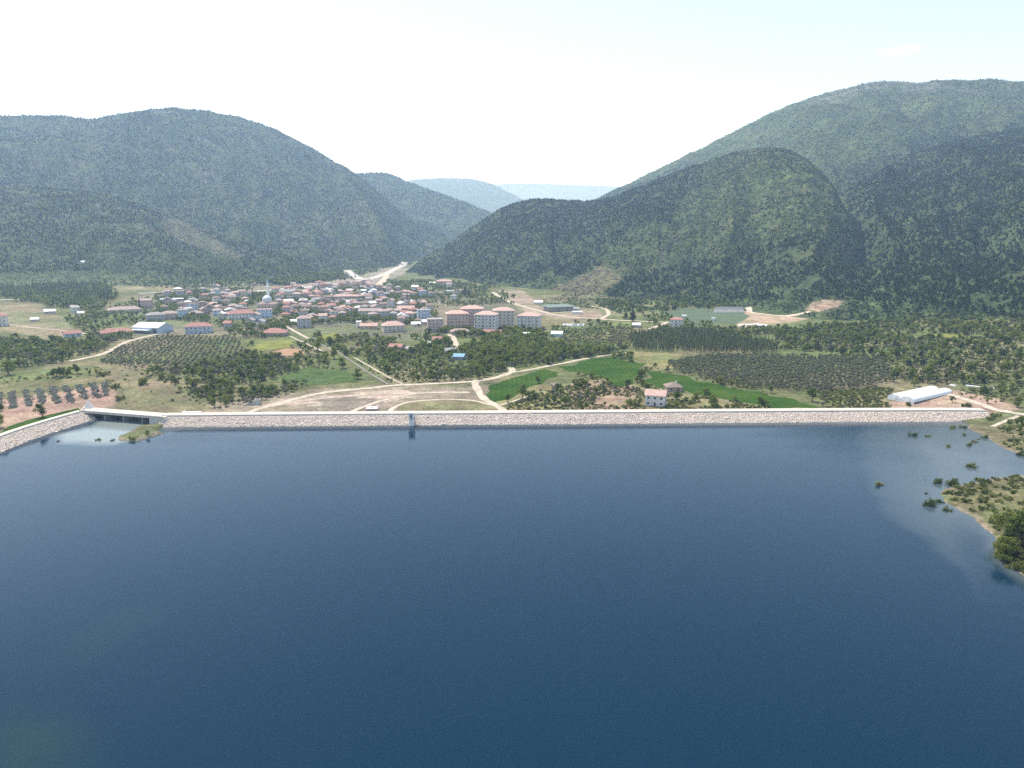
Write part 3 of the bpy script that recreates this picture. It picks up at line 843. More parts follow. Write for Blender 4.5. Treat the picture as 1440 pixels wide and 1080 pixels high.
def embankment(line, label, width=7.0):
    """line runs along the upstream crest edge, water on the right-hand side of travel"""
    root = link('dam', None, loc=(line[len(line) // 2][0], line[len(line) // 2][1], 0))
    inv = Vector(root.location)
    p = np.array(densify([tuple(q) for q in smooth_path(line, 2)], 1.5))
    def sheet(name, prof, mat, noise=0.0):
        offs = np.array([q[0] for q in prof]); zz = np.array([q[1] for q in prof])
        L = [offset_line(p, o) for o in offs]
        X = np.stack([l[:, 0] for l in L], 1) - inv.x; Y = np.stack([l[:, 1] for l in L], 1) - inv.y
        Z = np.broadcast_to(zz, X.shape).copy()
        if noise:
            Z += (fbm(X / 1.3, Y / 1.3, 15, 3) - 0.5) * noise
        return link(name, grid_mesh(name, X, Y, Z, mat), root)
    sheet('embankment', [(-15, -4), (-12, -2.6), (-9, -1.2), (-6, 0.6), (-3, 2.3), (-0.25, 3.85)], M_STONE_BED, 0.35)
    sheet('crest_road', [(0.3, CREST), (2, CREST + .04), (4, CREST + .05), (width, CREST)], M_CREST)
    sheet('kerb', [(-0.35, 3.6), (-0.30, CREST + .42), (0.25, CREST + .42), (0.30, 3.6)], M_CREST)
    sheet('grass_slope', [(width, CREST - .01), (width + 2, 3.1), (width + 5, 1.6), (width + 9, 0.2)], M_TURF, 0.3)
    tag(root, label, 'dam')
    return p, root


M_TURF = simple_mat('dry_turf', (0.19, 0.17, 0.09), 0.95, 0.3, 0.4, spec=0.05)
P_MAIN, DAM_A = embankment(DAM_MAIN, 'long straight dam faced with pinkish stone across the head of the lake')
P_ARM, DAM_B = embankment(DAM_ARM, 'short angled dam arm of pinkish stone running in front of the lavender plot', 4.2)


def scatter(name, pts, rz, sc, vr, sources, label, kind='stuff', sz=None):
    """one object that instances the source meshes on its points"""
    pts = np.asarray(pts, np.float32)
    me = bpy.data.meshes.new(name); me.vertices.add(len(pts)); me.vertices.foreach_set('co', pts.ravel())
    for an, dt, v in (('rz', 'FLOAT', rz), ('sc', 'FLOAT', sc), ('sz', 'FLOAT', sz if sz is not None else sc), ('vr', 'INT', vr)):
        a = me.attributes.new(an, dt, 'POINT'); a.data.foreach_set('value', np.asarray(v, np.int32 if dt == 'INT' else np.float32))
    o = link(name, me); o['kind'] = kind; o['label'] = label
    ng = bpy.data.node_groups.new(name, 'GeometryNodeTree')
    ng.interface.new_socket('Geometry', in_out='INPUT', socket_type='NodeSocketGeometry')
    ng.interface.new_socket('Geometry', in_out='OUTPUT', socket_type='NodeSocketGeometry')
    gi = ng.nodes.new('NodeGroupInput'); go = ng.nodes.new('NodeGroupOutput'); jn = ng.nodes.new('GeometryNodeJoinGeometry')
    def attr(n, dt):
        q = ng.nodes.new('GeometryNodeInputNamedAttribute'); q.data_type = dt; q.inputs['Name'].default_value = n; return q.outputs['Attribute']
    a_r, a_s, a_z, a_v = attr('rz', 'FLOAT'), attr('sc', 'FLOAT'), attr('sz', 'FLOAT'), attr('vr', 'INT')
    cr = ng.nodes.new('ShaderNodeCombineXYZ'); ng.links.new(a_r, cr.inputs[2])
    cs = ng.nodes.new('ShaderNodeCombineXYZ')
    ng.links.new(a_s, cs.inputs[0]); ng.links.new(a_s, cs.inputs[1]); ng.links.new(a_z, cs.inputs[2])
    for k, src in enumerate(sources):
        cm = ng.nodes.new('FunctionNodeCompare'); cm.data_type = 'INT'; cm.operation = 'EQUAL'
        ng.links.new(a_v, cm.inputs[2]); cm.inputs[3].default_value = k
        ob = ng.nodes.new('GeometryNodeObjectInfo'); ob.inputs['Object'].default_value = src; ob.transform_space = 'ORIGINAL'
        ip = ng.nodes.new('GeometryNodeInstanceOnPoints')
        ng.links.new(gi.outputs[0], ip.inputs['Points']); ng.links.new(cm.outputs[0], ip.inputs['Selection'])
        ng.links.new(ob.outputs['Geometry'], ip.inputs['Instance']); ng.links.new(cr.outputs[0], ip.inputs['Rotation']); ng.links.new(cs.outputs[0], ip.inputs['Scale'])
        ng.links.new(ip.outputs[0], jn.inputs[0])
    ng.links.new(jn.outputs[0], go.inputs[0])
    md = o.modifiers.new('scatter', 'NODES'); md.node_group = ng
    return o


ICO_V, ICO_F = [], []
def _ico():
    import bmesh
    bm = bmesh.new(); bmesh.ops.create_icosphere(bm, subdivisions=1, radius=1.0)
    v = [tuple(q.co) for q in bm.verts]; f = [tuple(w.index for w in q.verts) for q in bm.faces]; bm.free()
    bm = bmesh.new(); bmesh.ops.create_icosphere(bm, subdivisions=2, radius=1.0)
    v2 = [tuple(q.co) for q in bm.verts]; f2 = [tuple(w.index for w in q.verts) for q in bm.faces]; bm.free()
    return v, f, v2, f2
ICO_V, ICO_F, ICO2_V, ICO2_F = _ico()


def stone_mesh(seed):
    rr = random.Random(seed); mb = MB()
    s = (rr.uniform(.8, 1.25), rr.uniform(.7, 1.1), rr.uniform(.55, .85))
    mb.poly([tuple(c * s[i] * rr.uniform(.78, 1.15) for i, c in enumerate(v)) for v in ICO_V], ICO_F)
    return mb.mesh('stone', M_STONE)


STONES = [bpy.data.objects.new('stone', stone_mesh(i)) for i in range(5)]
def riprap(p, label, gap=None):
    pts = []; n = len(p)
    t = np.gradient(p, axis=0); t /= np.linalg.norm(t, axis=1)[:, None]
    nn = np.stack([-t[:, 1], t[:, 0]], 1)
    L = 1.5 * n
    k = int(L * 9.6 / 0.062)
    i = rng.uniform(0, n - 1.01, k); ii = i.astype(int); fr = (i - ii)[:, None]
    q = p[ii] * (1 - fr) + p[ii + 1] * fr
    s = rng.uniform(-9.3, -0.7, k)
    xy = q + nn[ii] * s[:, None]
    z = np.interp(s, [-12, -9, -6, -3, -.25], [-2.6, -1.2, .6, 2.3, 3.85]) + rng.normal(0, .1, k)
    sz = np.exp(rng.normal(-1.58, 0.36, k))
    scatter('riprap_rubble', np.column_stack([xy, z]), rng.uniform(0, 6.28, k), sz, rng.integers(0, 5, k), STONES, label)
riprap(P_MAIN, 'pinkish grey stones facing the long straight dam')
riprap(P_ARM, 'pinkish grey stones facing the short dam arm')

# ------------------------------------------------------------------ spillway bridge between the two embankments
A = Vector((*at_z(113, 577.5, CREST), 0)); B = Vector((*at_z(232, 586.8, CREST), 0))
bl = (B - A).length; brz = math.atan2(B.y - A.y, B.x - A.x)
br = tag(link('spillway_bridge', None, loc=(A.x, A.y, 0), rz=brz), 'pale concrete bridge deck over the dark spillway openings at the dam corner', 'bridge')
mb = MB(); mb.box(0, bl, -1.0, 7.2, CREST - 0.75, CREST + 0.12); link('deck', mb.mesh('deck', M_CREST), br)
mb = MB(); mb.box(0.5, bl - .5, -1.02, -0.72, CREST + .125, CREST + .55); link('parapet', mb.mesh('parapet', M_CONC), br)
for u in (0.30, 0.52, 0.74):
    mb = MB(); mb.prism([(-.45, -.6), (0, -1.0), (.45, -.6), (.45, 7.0), (-.45, 7.0)], -4, CREST - .76)
    link('pier', mb.mesh('pier', M_CONC_D), br, (bl * u, 0, 0))
mb = MB(); mb.box(3.5, bl - 9, 7.21, 8.0, -4, CREST - .2); link('added_back_wall', mb.mesh('added_back_wall', simple_mat('shade_dark_concrete', (.07, .068, .065), .95, .3, .6)), br)  # added backing wall; shade of the deep openings put into its near-black colour
mb = MB()
mb.poly([(bl - 9, -1.6, -4), (bl + 1, -1.6, -4), (bl + 1, 7, -4), (bl - 9, 7, -4), (bl - 8.6, -1.1, CREST - .76), (bl + 1, -1.1, CREST - .76), (bl + 1, 7, CREST - .76), (bl - 8.6, 7, CREST - .76)],
        [(0, 3, 2, 1), (4, 5, 6, 7), (0, 1, 5, 4), (1, 2, 6, 5), (2, 3, 7, 6), (3, 0, 4, 7)])
link('abutment', mb.mesh('abutment', M_CONC), br)
mb = MB()
mb.poly([(0, -1.4, -4), (4.5, -1.4, -4), (4.5, 7, -4), (0, 7, -4), (0, -.9, CREST - .76), (4, -.9, CREST - .76), (4, 7, CREST - .76), (0, 7, CREST - .76)],
        [(0, 3, 2, 1), (4, 5, 6, 7), (0, 1, 5, 4), (1, 2, 6, 5), (2, 3, 7, 6), (3, 0, 4, 7)])
link('abutment', mb.mesh('abutment', M_CONC), br)

# pile of quarried stone behind the bridge
c = place1(125, 575.5); q = mpp(c)
mb = MB(); rr = random.Random(3); ring = 18
vs = []; fs = []
for k in range(6):
    f = k / 6.0
    for a in range(ring):
        j = rr.uniform(.86, 1.12)
        vs.append((11 * q * (1 - f) * j * math.cos(a * 2 * PI / ring), 6 * q * (1 - f) * j * math.sin(a * 2 * PI / ring), -0.6 + f * 15.5 * q * rr.uniform(.94, 1.05)))
vs.append((0.3, 0, 15.2 * q)); 
for k in range(5):
    for a in range(ring):
        a2 = (a + 1) % ring; fs.append((k * ring + a, k * ring + a2, (k + 1) * ring + a2, (k + 1) * ring + a))
for a in range(ring): fs.append((5 * ring + a, 5 * ring + (a + 1) % ring, len(vs) - 1))
mb.poly(vs, fs)
o = link('stone_heap', mb.mesh('stone_heap', simple_mat('heap_stone', (0.74, 0.67, 0.60), .95, .2, 1.4, spec=.05, bump=1.0)), loc=c)
tag(o, 'pointed heap of pale quarry stone behind the spillway bridge', 'stone heap')

# valve tower in the water at the dam face
cx, cy = at_z(579, 598.0, 0)
vt = tag(link('valve_tower', None, loc=(cx, cy, 0)), 'small square valve tower with a white cabin standing against the dam face', 'valve tower')
mb = MB(); mb.box(-1.1, 1.1, -1.1, 1.1, -5, 3.6); link('shaft', mb.mesh('shaft', M_WHITE), vt)
mb = MB(); mb.box(-1.6, 1.6, -1.6, 1.6, 3.6, 4.0); link('platform', mb.mesh('platform', M_CONC), vt)
mb = MB(); mb.box(-1.35, 1.35, -1.35, 1.35, 4.0, 6.5); cab = link('cabin', mb.mesh('cabin', M_WHITE), vt)
mb = MB(); mb.box(-.45, .45, -1.40, -1.352, 4.05, 5.9); link('door', mb.mesh('door', M_METAL), vt)
mb = MB(); mb.poly([(-1.7, -1.7, 6.5), (1.7, -1.7, 6.5), (1.7, 1.7, 6.5), (-1.7, 1.7, 6.5), (-1.6, -1.6, 6.75), (1.6, -1.6, 6.75), (1.6, 1.6, 6.75), (-1.6, 1.6, 6.75)],
        [(0, 3, 2, 1), (4, 5, 6, 7), (0, 1, 5, 4), (1, 2, 6, 5), (2, 3, 7, 6), (3, 0, 4, 7)]); link('roof', mb.mesh('roof', M_WHITE), vt)
mb = MB(); mb.box(-.7, .7, 1.6, 9.5, 3.7, 3.98); link('footbridge', mb.mesh('footbridge', M_CONC), vt)

# low walls and slabs near the dam foot
c = place1(355, 569.5); q = mpp(c)
w = tag(link('wing_wall', None, loc=c, rz=R(18)), 'grey concrete wing wall with a sloping top below the olive grove', 'wall')
mb = MB(); mb.poly([(-12 * q, -.3, -1), (10 * q, -.3, -1), (10 * q, .3, -1), (-12 * q, .3, -1), (-12 * q, -.3, .4), (9 * q, -.3, 9.4 * q), (9 * q, .3, 9.4 * q), (-12 * q, .3, .4)],
                   [(0, 3, 2, 1), (4, 5, 6, 7), (0, 1, 5, 4), (1, 2, 6, 5), (2, 3, 7, 6), (3, 0, 4, 7)]); link('wall_slab', mb.mesh('wall_slab', M_CONC), w)
mb = MB(); mb.box(9.9 * q, 10.7 * q, -.25, 3.4, -1, 7.4 * q); link('return_wall', mb.mesh('return_wall', M_CONC), w)
c = place1(523, 577); q = mpp(c)
w = tag(link('valve_chamber', None, loc=c, rz=R(8)), 'low white concrete valve chamber in the grass below the dam', 'valve chamber')
mb = MB(); mb.box(-7.5 * q, 7.5 * q, 0, 5, -1, 0.7); link('wall', mb.mesh('wall', M_CONC), w)
mb = MB(); mb.box(-8 * q, 8 * q, -.3, 5.3, .7, 0.95); lid = link('slab', mb.mesh('slab', M_WHITE), w)
mb = MB(); mb.box(-.6, .6, 2, 3.2, .95, 1.2); link('hatch', mb.mesh('hatch', M_METAL), w)
c = place1(269, 580.8); q = mpp(c)
mb = MB(); mb.box(-13 * q, 13 * q, 0, 1.6, -.6, .55); mb.box(-13 * q, -12 * q, 1.6, 4, -.6, .55)
tag(link('kerb_wall', mb.mesh('kerb_wall', M_WHITE), loc=c, rz=R(4)), 'long low white wall just behind the dam crest near the spillway', 'wall')


# ------------------------------------------------------------------ buildings
def cached(fn):
    st = {}
    def g(*a):
        if a not in st: st[a] = fn(*a)
        return st[a]
    return g


@cached
def win_mesh(w, h):
    mb = MB(); mb.box(-w / 2 - .1, w / 2 + .1, -.035, .0, -.1, 0, 1); mb.box(-w / 2 - .1, w / 2 + .1, -.035, 0, h, h + .1, 1)
    mb.box(-w / 2 - .1, -w / 2, -.035, 0, 0, h, 1); mb.box(w / 2, w / 2 + .1, -.035, 0, 0, h, 1); mb.box(-w / 2, w / 2, -.02, 0, 0, h, 0)
    return mb.mesh('window', [M_GLASS, M_WHITE])
@cached
def door_mesh():
    mb = MB(); mb.box(-.55, .55, -.05, 0, 0, 2.1); return mb.mesh('door', M_DOOR)
@cached
def balcony_mesh(w):
    mb = MB(); mb.box(-w / 2, w / 2, -1.3, -.003, -.15, 0); mb.box(-w / 2, w / 2, -1.3, -1.2, 0, .95); mb.box(-w / 2, -w / 2 + .1, -1.2, -.003, 0, .95); mb.box(w / 2 - .1, w / 2, -1.2, -.003, 0, .95)
    return mb.mesh('balcony', M_CONC)
@cached
def chimney_mesh():
    mb = MB(); mb.box(-.35, .35, -.35, .35, -1.2, 1.0); mb.box(-.45, .45, -.45, .45, 1.0, 1.15); return mb.mesh('chimney', WALLS['white'])


def roof_mb(form, w, d, z, rise, eave=.6):
    mb = MB(); x, y = w / 2 + eave, d / 2 + eave; t = .22
    if form == 'flat':
        mb.box(-w / 2 - .2, w / 2 + .2, -d / 2 - .2, d / 2 + .2, z, z + .35); return mb
    base = [(-x, -y, z), (x, -y, z), (x, y, z), (-x, y, z), (-x, -y, z + t), (x, -y, z + t), (x, y, z + t), (-x, y, z + t)]
    sides = [(0, 3, 2, 1), (0, 1, 5, 4), (1, 2, 6, 5), (2, 3, 7, 6), (3, 0, 4, 7)]
    if form == 'pyramid':
        return mb.poly(base + [(0, 0, z + t + rise)], sides + [(4, 5, 8), (5, 6, 8), (6, 7, 8), (7, 4, 8)]) or mb
    if form == 'hip':
        if x >= y: a, b = (-(x - y * .92), 0, z + t + rise), ((x - y * .92), 0, z + t + rise); fs = [(4, 5, 9, 8), (5, 6, 9), (6, 7, 8, 9), (7, 4, 8)]
        else: a, b = (0, -(y - x * .92), z + t + rise), (0, (y - x * .92), z + t + rise); fs = [(4, 5, 8), (5, 6, 9, 8), (6, 7, 9), (7, 4, 8, 9)]
    elif form == 'gable': a, b = (-x, 0, z + t + rise), (x, 0, z + t + rise); fs = [(4, 5, 9, 8), (5, 6, 9), (6, 7, 8, 9), (7, 4, 8)]
    elif form == 'gable_end': a, b = (0, -y, z + t + rise), (0, y, z + t + rise); fs = [(4, 5, 8), (5, 6, 9, 8), (6, 7, 9), (7, 4, 8, 9)]
    else:  # lean
        return mb.poly(base[:4] + [(-x, -y, z + t), (x, -y, z + t), (x, y, z + t + rise), (-x, y, z + t + rise)], sides + [(4, 5, 6, 7)]) or mb
    mb.poly(base + [a, b], sides + fs)
    return mb


LAND = []        # landmarks that other labels refer to: (x, y, phrase)
FOOT = []        # footprints to keep trees out
def building(px, py, wpx, d, storeys, wall, roof, form, label, rot=0.0, cat='house', rise=None, name='house', windows=True, balcony=False, sh=3.0, chimney=False, mark=None, group=None, loc=None, w=None, door=True, wpitch=3.4):
    c = place1(px, py) if loc is None else loc
    q = mpp(c); w = wpx * q if w is None else w
    dirv = Vector((c.x, c.y, 0)).normalized()
    ctr = Vector((c.x, c.y, c.z)) + dirv * (d / 2)
    base = math.atan2(-dirv.x, dirv.y)
    root = tag(link(name, None, loc=ctr, rz=base + R(rot)), label, cat, group)
    H = storeys * sh
    mb = MB(); mb.box(-w / 2, w / 2, -d / 2, d / 2, -3.0, H); link('wall', mb.mesh('wall', WALLS[wall] if isinstance(wall, str) else wall), root)
    rise = (0.24 * min(w, d) + .3) if rise is None else rise
    rf = link('roof', roof_mb(form, w, d, H + .003, rise).mesh('roof', ROOFS[roof] if isinstance(roof, str) else roof), root)
    if chimney:
        link('chimney', chimney_mesh(), rf, (w * .22, d * .1, H + rise * .75))
    if windows:
        n = max(1, int(w / wpitch)); m = max(1, int(d / (wpitch * 1.15)))
        for s in range(storeys):
            zz = s * sh + .95
            for i in range(n):
                x = -w / 2 + (i + .5) * w / n
                if s == 0 and i == n // 2 and door: continue
                link('window', win_mesh(1.3, 1.35), root, (x, -d / 2, zz))
                if balcony and s > 0 and i % 2 == balcony % 2:
                    link('balcony', balcony_mesh(3.0), root, (x, -d / 2, s * sh + .1))
            for i in range(m):
                y = -d / 2 + (i + .5) * d / m
                o = link('window', win_mesh(1.3, 1.35), root, (w / 2, y, zz)); o.rotation_euler = (0, 0, PI / 2)
                o = link('window', win_mesh(1.3, 1.35), root, (-w / 2, y, zz)); o.rotation_euler = (0, 0, -PI / 2)
        if door: link('door', door_mesh(), root, (-w / 2 + (n // 2 + .5) * w / n, -d / 2, 0))
    FOOT.append((ctr.x, ctr.y, max(w, d) * .62 + 1.5))
    if mark: LAND.append((ctr.x, ctr.y, mark))
    return root


# buildings one can single out in the photo
building(922, 571.5, 27, 8, 2, 'white', 'terracotta', 'gable', 'white two-storey house with a terracotta roof right behind the dam', rot=-8, sh=2.9, chimney=True, rise=2.6)
building(946, 551, 21, 9, 1, 'tan', 'brown', 'hip', 'low house with a weathered grey-brown roof beyond the white dam-side house', rot=14, sh=2.6, rise=2.4, chimney=True)
building(781, 547, 9, 3.2, 1, 'tan', 'brown', 'lean', 'tiny brown ruined hut in the scrub by the green field', rot=25, cat='hut', name='hut', windows=False, sh=2.2, rise=.8)
building(-2, 459, 22, 13, 3, 'white', 'red', 'hip', 'white three-storey house with a wide red hip roof cut by the photo edge', rot=-6, sh=3.4, mark='white corner house', balcony=2)
# the white steel warehouse
c = place1(209, 468)
ww = 42 * mpp(c)
wh = tag(link('warehouse', None, loc=Vector((c.x, c.y + 9, c.z)), rz=R(-14)), 'long white warehouse with a bright white gable roof beside the olive rows', 'warehouse')
LAND.append((c.x, c.y + 9, 'white warehouse')); FOOT.append((c.x, c.y + 9, ww * .62)); FOOT.append((c.x + 13, c.y + 9, ww * .4)); FOOT.append((c.x - 13, c.y + 9, ww * .4))
mb = MB(); w2, d2, hh, rs = ww / 2, 10, 5.2, 3.4
mb.poly([(-w2, -d2, -2), (w2, -d2, -2), (w2, d2, -2), (-w2, d2, -2), (-w2, -d2, hh), (w2, -d2, hh), (w2, d2, hh), (-w2, d2, hh), (-w2, 0, hh + rs), (w2, 0, hh + rs)],
        [(0, 3, 2, 1), (0, 1, 5, 4), (1, 2, 6, 9, 5), (2, 3, 7, 6), (3, 0, 4, 8, 7), (4, 5, 9, 8), (6, 7, 8, 9)])
link('wall', mb.mesh('wall', WALLS['pale_blue']), wh)
mb = MB(); e = .5
for sgn in (-1, 1):
    p1 = [(-w2 - e, sgn * (d2 + e), hh - .1), (w2 + e, sgn * (d2 + e), hh - .1), (w2 + e, 0, hh + rs + .06), (-w2 - e, 0, hh + rs + .06)]
    p2 = [(x, y, z + .16) for x, y, z in p1]
    mb.poly(p1 + p2, [(0, 1, 2, 3), (4, 5, 6, 7), (0, 1, 5, 4), (1, 2, 6, 5), (2, 3, 7, 6), (3, 0, 4, 7)])
link('roof', mb.mesh('roof', M_WHITE), wh)
mb = MB(); mb.box(-w2 + 1, w2 * .45, -d2 - 5, -d2 - .01, 2.9, 3.1); link('lean_to_roof', mb.mesh('lean_to_roof', M_WHITE), wh)
for k in range(5): mb = MB(); mb.box(-.12, .12, -.12, .12, -2, 2.9); link('post', mb.mesh('post', M_METAL), wh, (-w2 + 1.3 + k * (w2 * 1.45 - 1.6) / 4, -d2 - 4.7, 0))
mb = MB(); mb.box(-2.2, 2.2, -.06, 0, 0, 4); link('door', mb.mesh('door', M_METAL), wh, (w2 * .72, -d2 - .003, 0))

building(176, 440, 42, 13, 1, 'cream', 'faded', 'hip', 'long low building with a faded red hip roof by the tall dark cypress', rot=6, sh=3.6, mark='long low faded-roofed building', cat='building')
building(165, 471.5, 38, 11, 1, 'tan', 'red', 'hip', 'low farmhouse with several red roof planes in front of the white warehouse', rot=-12, sh=2.8)
building(147, 473, 12, 8, 1, 'cream', 'red', 'gable', 'small red gabled outbuilding joined to the low farmhouse', rot=20, sh=2.6)
building(102, 474, 20, 9, 1, 'pale_blue', 'red', 'gable', 'lone low house with a red roof in the dry field', rot=8, sh=3.0, mark='lone red-roofed field house')
building(205, 433, 17, 9, 3, 'pink', 'faded', 'gable', 'three-storey pinkish house right behind the slim cypress', rot=-10)
building(242, 427, 30, 11, 2, 'grey', 'white', 'flat', 'long flat-roofed grey school-like building with a white roof edge', cat='building', name='long_building', mark='long flat-roofed building')
building(239, 449, 21, 10, 2, 'peach', 'faded', 'hip', 'peach-walled house with a dark upper window beyond the white warehouse', mark='peach-walled house')
building(257, 448, 13, 9, 3, 'pale_blue', 'grey', 'flat', 'blue-grey flat-roofed block standing against the peach-walled house', rot=4)
building(276, 444, 18, 11, 1, 'tan', 'faded', 'pyramid', 'low house under a pale pyramid roof between gardens', sh=2.8)
building(219, 451, 22, 10, 2, 'grey', 'grey', 'hip', 'dark grey house half hidden by trees above the warehouse', rot=10)
building(280, 469, 34, 12, 2, 'pale_blue', 'red', 'hip', 'big two-storey house with a red hip roof and blue-grey shaded front', rot=-7, sh=3.2, chimney=True, mark='big blue-grey-fronted house', balcony=2)
building(340, 449, 36, 14, 2, 'white', 'red', 'hip', 'large red-roofed hall with a white front below the mosque', rot=4, cat='building', mark='red-roofed hall')
building(373, 447, 20, 10, 3, 'pale_blue', 'faded', 'flat', 'blue-grey flat building directly in front of the mosque', rot=0, mark='blue-grey flat building')
building(387, 473, 32, 14, 1, 'tan', 'red', 'hip', 'wide low house with a worn red roof beside the light dirt lane', rot=-16, sh=3, mark='wide low worn-roofed house')
building(428, 461, 19, 10, 3, 'grey', 'faded', 'hip', 'tall house with a pink roof and very dark shaded front', rot=0, mark='dark-fronted house')
building(413, 456, 9, 6, 1, 'white', 'white', 'lean', 'little white shed next to the dark-fronted house', sh=2.5, windows=False, cat='shed', name='shed')
building(484, 423, 29, 10, 2, 'pink', 'terracotta', 'hip', 'long pink house row under the highway', mark='long pink house')
building(404, 416, 20, 13, 2, 'white', 'grey', 'gable', 'large pale grey-roofed building behind the mosque', cat='building')
building(521, 445, 31, 10, 2, 'cream', 'faded', 'gable', 'long house under a straight pale roof line', rot=-8, mark='long pale-roofed house')
building(553, 467, 30, 14, 2, 'cream', 'terracotta', 'hip', 'large bright orange-red hip roof at the front of the village', rot=8, sh=3, mark='large orange-roofed house', balcony=1)
building(519, 463, 24, 9, 1, 'peach', 'terracotta', 'gable', 'low orange house facing the gardens', rot=-6)
building(505, 461, 7, 6, 2, 'white', 'white', 'flat', 'small bright white cube house at the garden edge', rot=5)
building(571, 441, 23, 10, 2, 'peach', 'terracotta', 'gable', 'orange-walled house with an orange roof behind the front row')
building(596, 452, 18, 11, 4, 'pale_blue', 'grey', 'flat', 'blue-grey four-storey flat block beside the apartment row', rot=6, cat='apartment block', mark='blue-grey flat block')
building(625, 403, 22, 12, 3, 'pink', 'terracotta', 'hip', 'lone pink villa at the foot of the wooded ridge', mark='lone pink villa')
building(117, 370.5, 4.5, 7, 1, 'white', 'white', 'gable', 'lone white cabin on the slope of the dark foothill', cat='cabin', name='cabin', windows=False)
APT = 'apartment block'; an = 'apartment_block'
building(612, 467, 22, 13, 4, 'pink', 'grey', 'flat', 'grey five-storey apartment block left of the pink ones', cat=APT, name=an, balcony=2, rot=5)['label'] = 'pinkish flat-roofed apartment block at the end of the terracotta-roofed row'
building(643, 465, 31, 15, 5, 'peach', 'terracotta', 'hip', 'peach apartment block with a terracotta roof at the front of the row', cat=APT, name=an, balcony=1, rot=6, mark='peach apartment block', sh=3.2, rise=3)
building(664, 460, 31, 15, 6, 'pink', 'terracotta', 'hip', 'pink apartment block with the highest terracotta roof, behind the peach one', cat=APT, name=an, balcony=2, rot=-4, rise=3)
building(684, 470, 31, 15, 6, 'white', 'terracotta', 'hip', 'white apartment block with balconies and terracotta roof in the middle of the row', cat=APT, name=an, balcony=2, rot=-12, rise=3, mark='white balconied apartment block')
building(708, 463, 29, 15, 6, 'cream', 'terracotta', 'hip', 'cream apartment block with a terracotta roof closing the row', cat=APT, name=an, balcony=1, rot=6, rise=3, mark='cream apartment block')
building(744, 463.5, 31, 15, 4, 'white', 'terracotta', 'hip', 'separate white apartment block with a dark-edged reddish roof beside the dirt road', cat=APT, name=an, balcony=1, rot=-14, sh=3.3, rise=3, mark='separate white apartment block')
building(647, 471, 26, 9, 1, 'pink', 'faded', 'hip', 'low pink-roofed house in front of the peach apartment block', rot=4)
building(692, 472, 27, 8, 1, 'grey', 'red', 'gable', 'low house with a long red roof below the white balconied apartment block', rot=-10)
building(616, 482, 14, 8, 1, 'pink', 'red', 'gable', 'small red-roofed cottage alone among the trees below the apartments', rot=-6, sh=2.6, chimney=True, mark='small red-roofed cottage')
building(558, 492, 19, 8, 1, 'tan', 'red', 'gable', 'old barn with a sagging red roof in the gardens', rot=-22, sh=2.2, cat='barn', name='barn', windows=False, mark='old red barn')
building(576, 495, 10, 6, 1, 'grey', 'grey', 'lean', 'grey tin shed beside the old red barn', rot=-20, sh=2, cat='shed', name='shed', windows=False)
building(644, 506, 17, 6, 1, 'grey', 'blue', 'lean', 'shed with a light blue roof among the garden trees', rot=-12, sh=2.2, rise=1.4, cat='shed', name='shed', windows=False)
building(633, 498, 15, 7, 1, 'tan', 'grey', 'gable', 'dark old barn behind the blue-roofed shed', rot=10, sh=2.4, cat='barn', name='barn', windows=False)
building(709, 478, 18, 7, 1, 'white', 'green', 'gable', 'low long shed with a pale green roof among leafy trees', rot=-4, sh=2.2, rise=1.6, cat='shed', name='shed', windows=False).children[1].data.materials[0] = simple_mat('pale_green_sheet', (.55, .66, .58), .5, .1)
building(783, 473.5, 15, 7, 1, 'pale_blue', 'white', 'lean', 'small shed with a bright white roof in the pale meadow', rot=-6, sh=2.6, rise=1.6, cat='shed', name='shed', windows=False)
building(739, 474, 10, 6, 1, 'cream', 'white', 'lean', 'little cream shed in the yard below the separate white apartment block', sh=2.3, rise=1.2, cat='shed', name='shed', windows=False)
building(895, 460.5, 10, 7, 1, 'grey', 'white', 'lean', 'white-roofed shed in the field beside the drive', rot=0, sh=2.4, rise=1.3, cat='shed', name='shed', windows=False)
building(951, 463, 16, 11, 3, 'white', 'red', 'hip', 'white three-storey house with a dark red roof at the end of the short drive', rot=-6, rise=2.2, sh=3.1, balcony=1, mark='white three-storey house')
building(962, 447, 6, 5, 1, 'white', 'white', 'flat', 'tiny white pump house at the edge of the sports pitch', sh=2.4, windows=False, cat='pump house', name='pump_house')
building(1003, 450.5, 5, 4, 1, 'white', 'white', 'flat', 'tiny white kiosk beside the dull green pitch', sh=2.2, windows=False, cat='kiosk', name='kiosk')
building(585, 459, 12, 7, 1, 'white', 'white', 'lean', 'white canopy roof beside the large orange-roofed house', sh=2.2, rise=1.6, windows=False, cat='canopy shed', name='shed')
building(601, 487, 8, 5, 1, 'white', 'white', 'lean', 'white lean-to in the gardens behind the small red-roofed cottage', sh=2, rise=1, windows=False, cat='shed', name='shed')
building(607, 400, 10, 6, 1, 'white', 'white', 'lean', 'white greenhouse-like shed below the lone pink villa', sh=2.4, windows=False, cat='shed', name='shed')
building(633, 411, 12, 7, 1, 'white', 'white', 'flat', 'flat white farm shed in the terraced field below the lone pink villa', sh=2.6, windows=False, cat='shed', name='shed')
building(106, 440, 9, 8, 2, 'white', 'grey', 'lean', 'pale two-storey house under the dark poplars', rot=12)
building(70, 441, 13, 8, 1, 'grey', 'white', 'gable', 'low barn with a whitish roof under the dark poplars', rot=6, sh=2.4, cat='barn', name='barn', windows=False)
building(114, 443, 7, 5, 1, 'white', 'white', 'lean', 'tiny white shed beside the pale two-storey house', sh=2.2, windows=False, cat='shed', name='shed')
building(49, 452, 9, 5, 1, 'grey', 'white', 'lean', 'small whitish shed on the track by the dry field', sh=2, windows=False, cat='shed', name='shed')

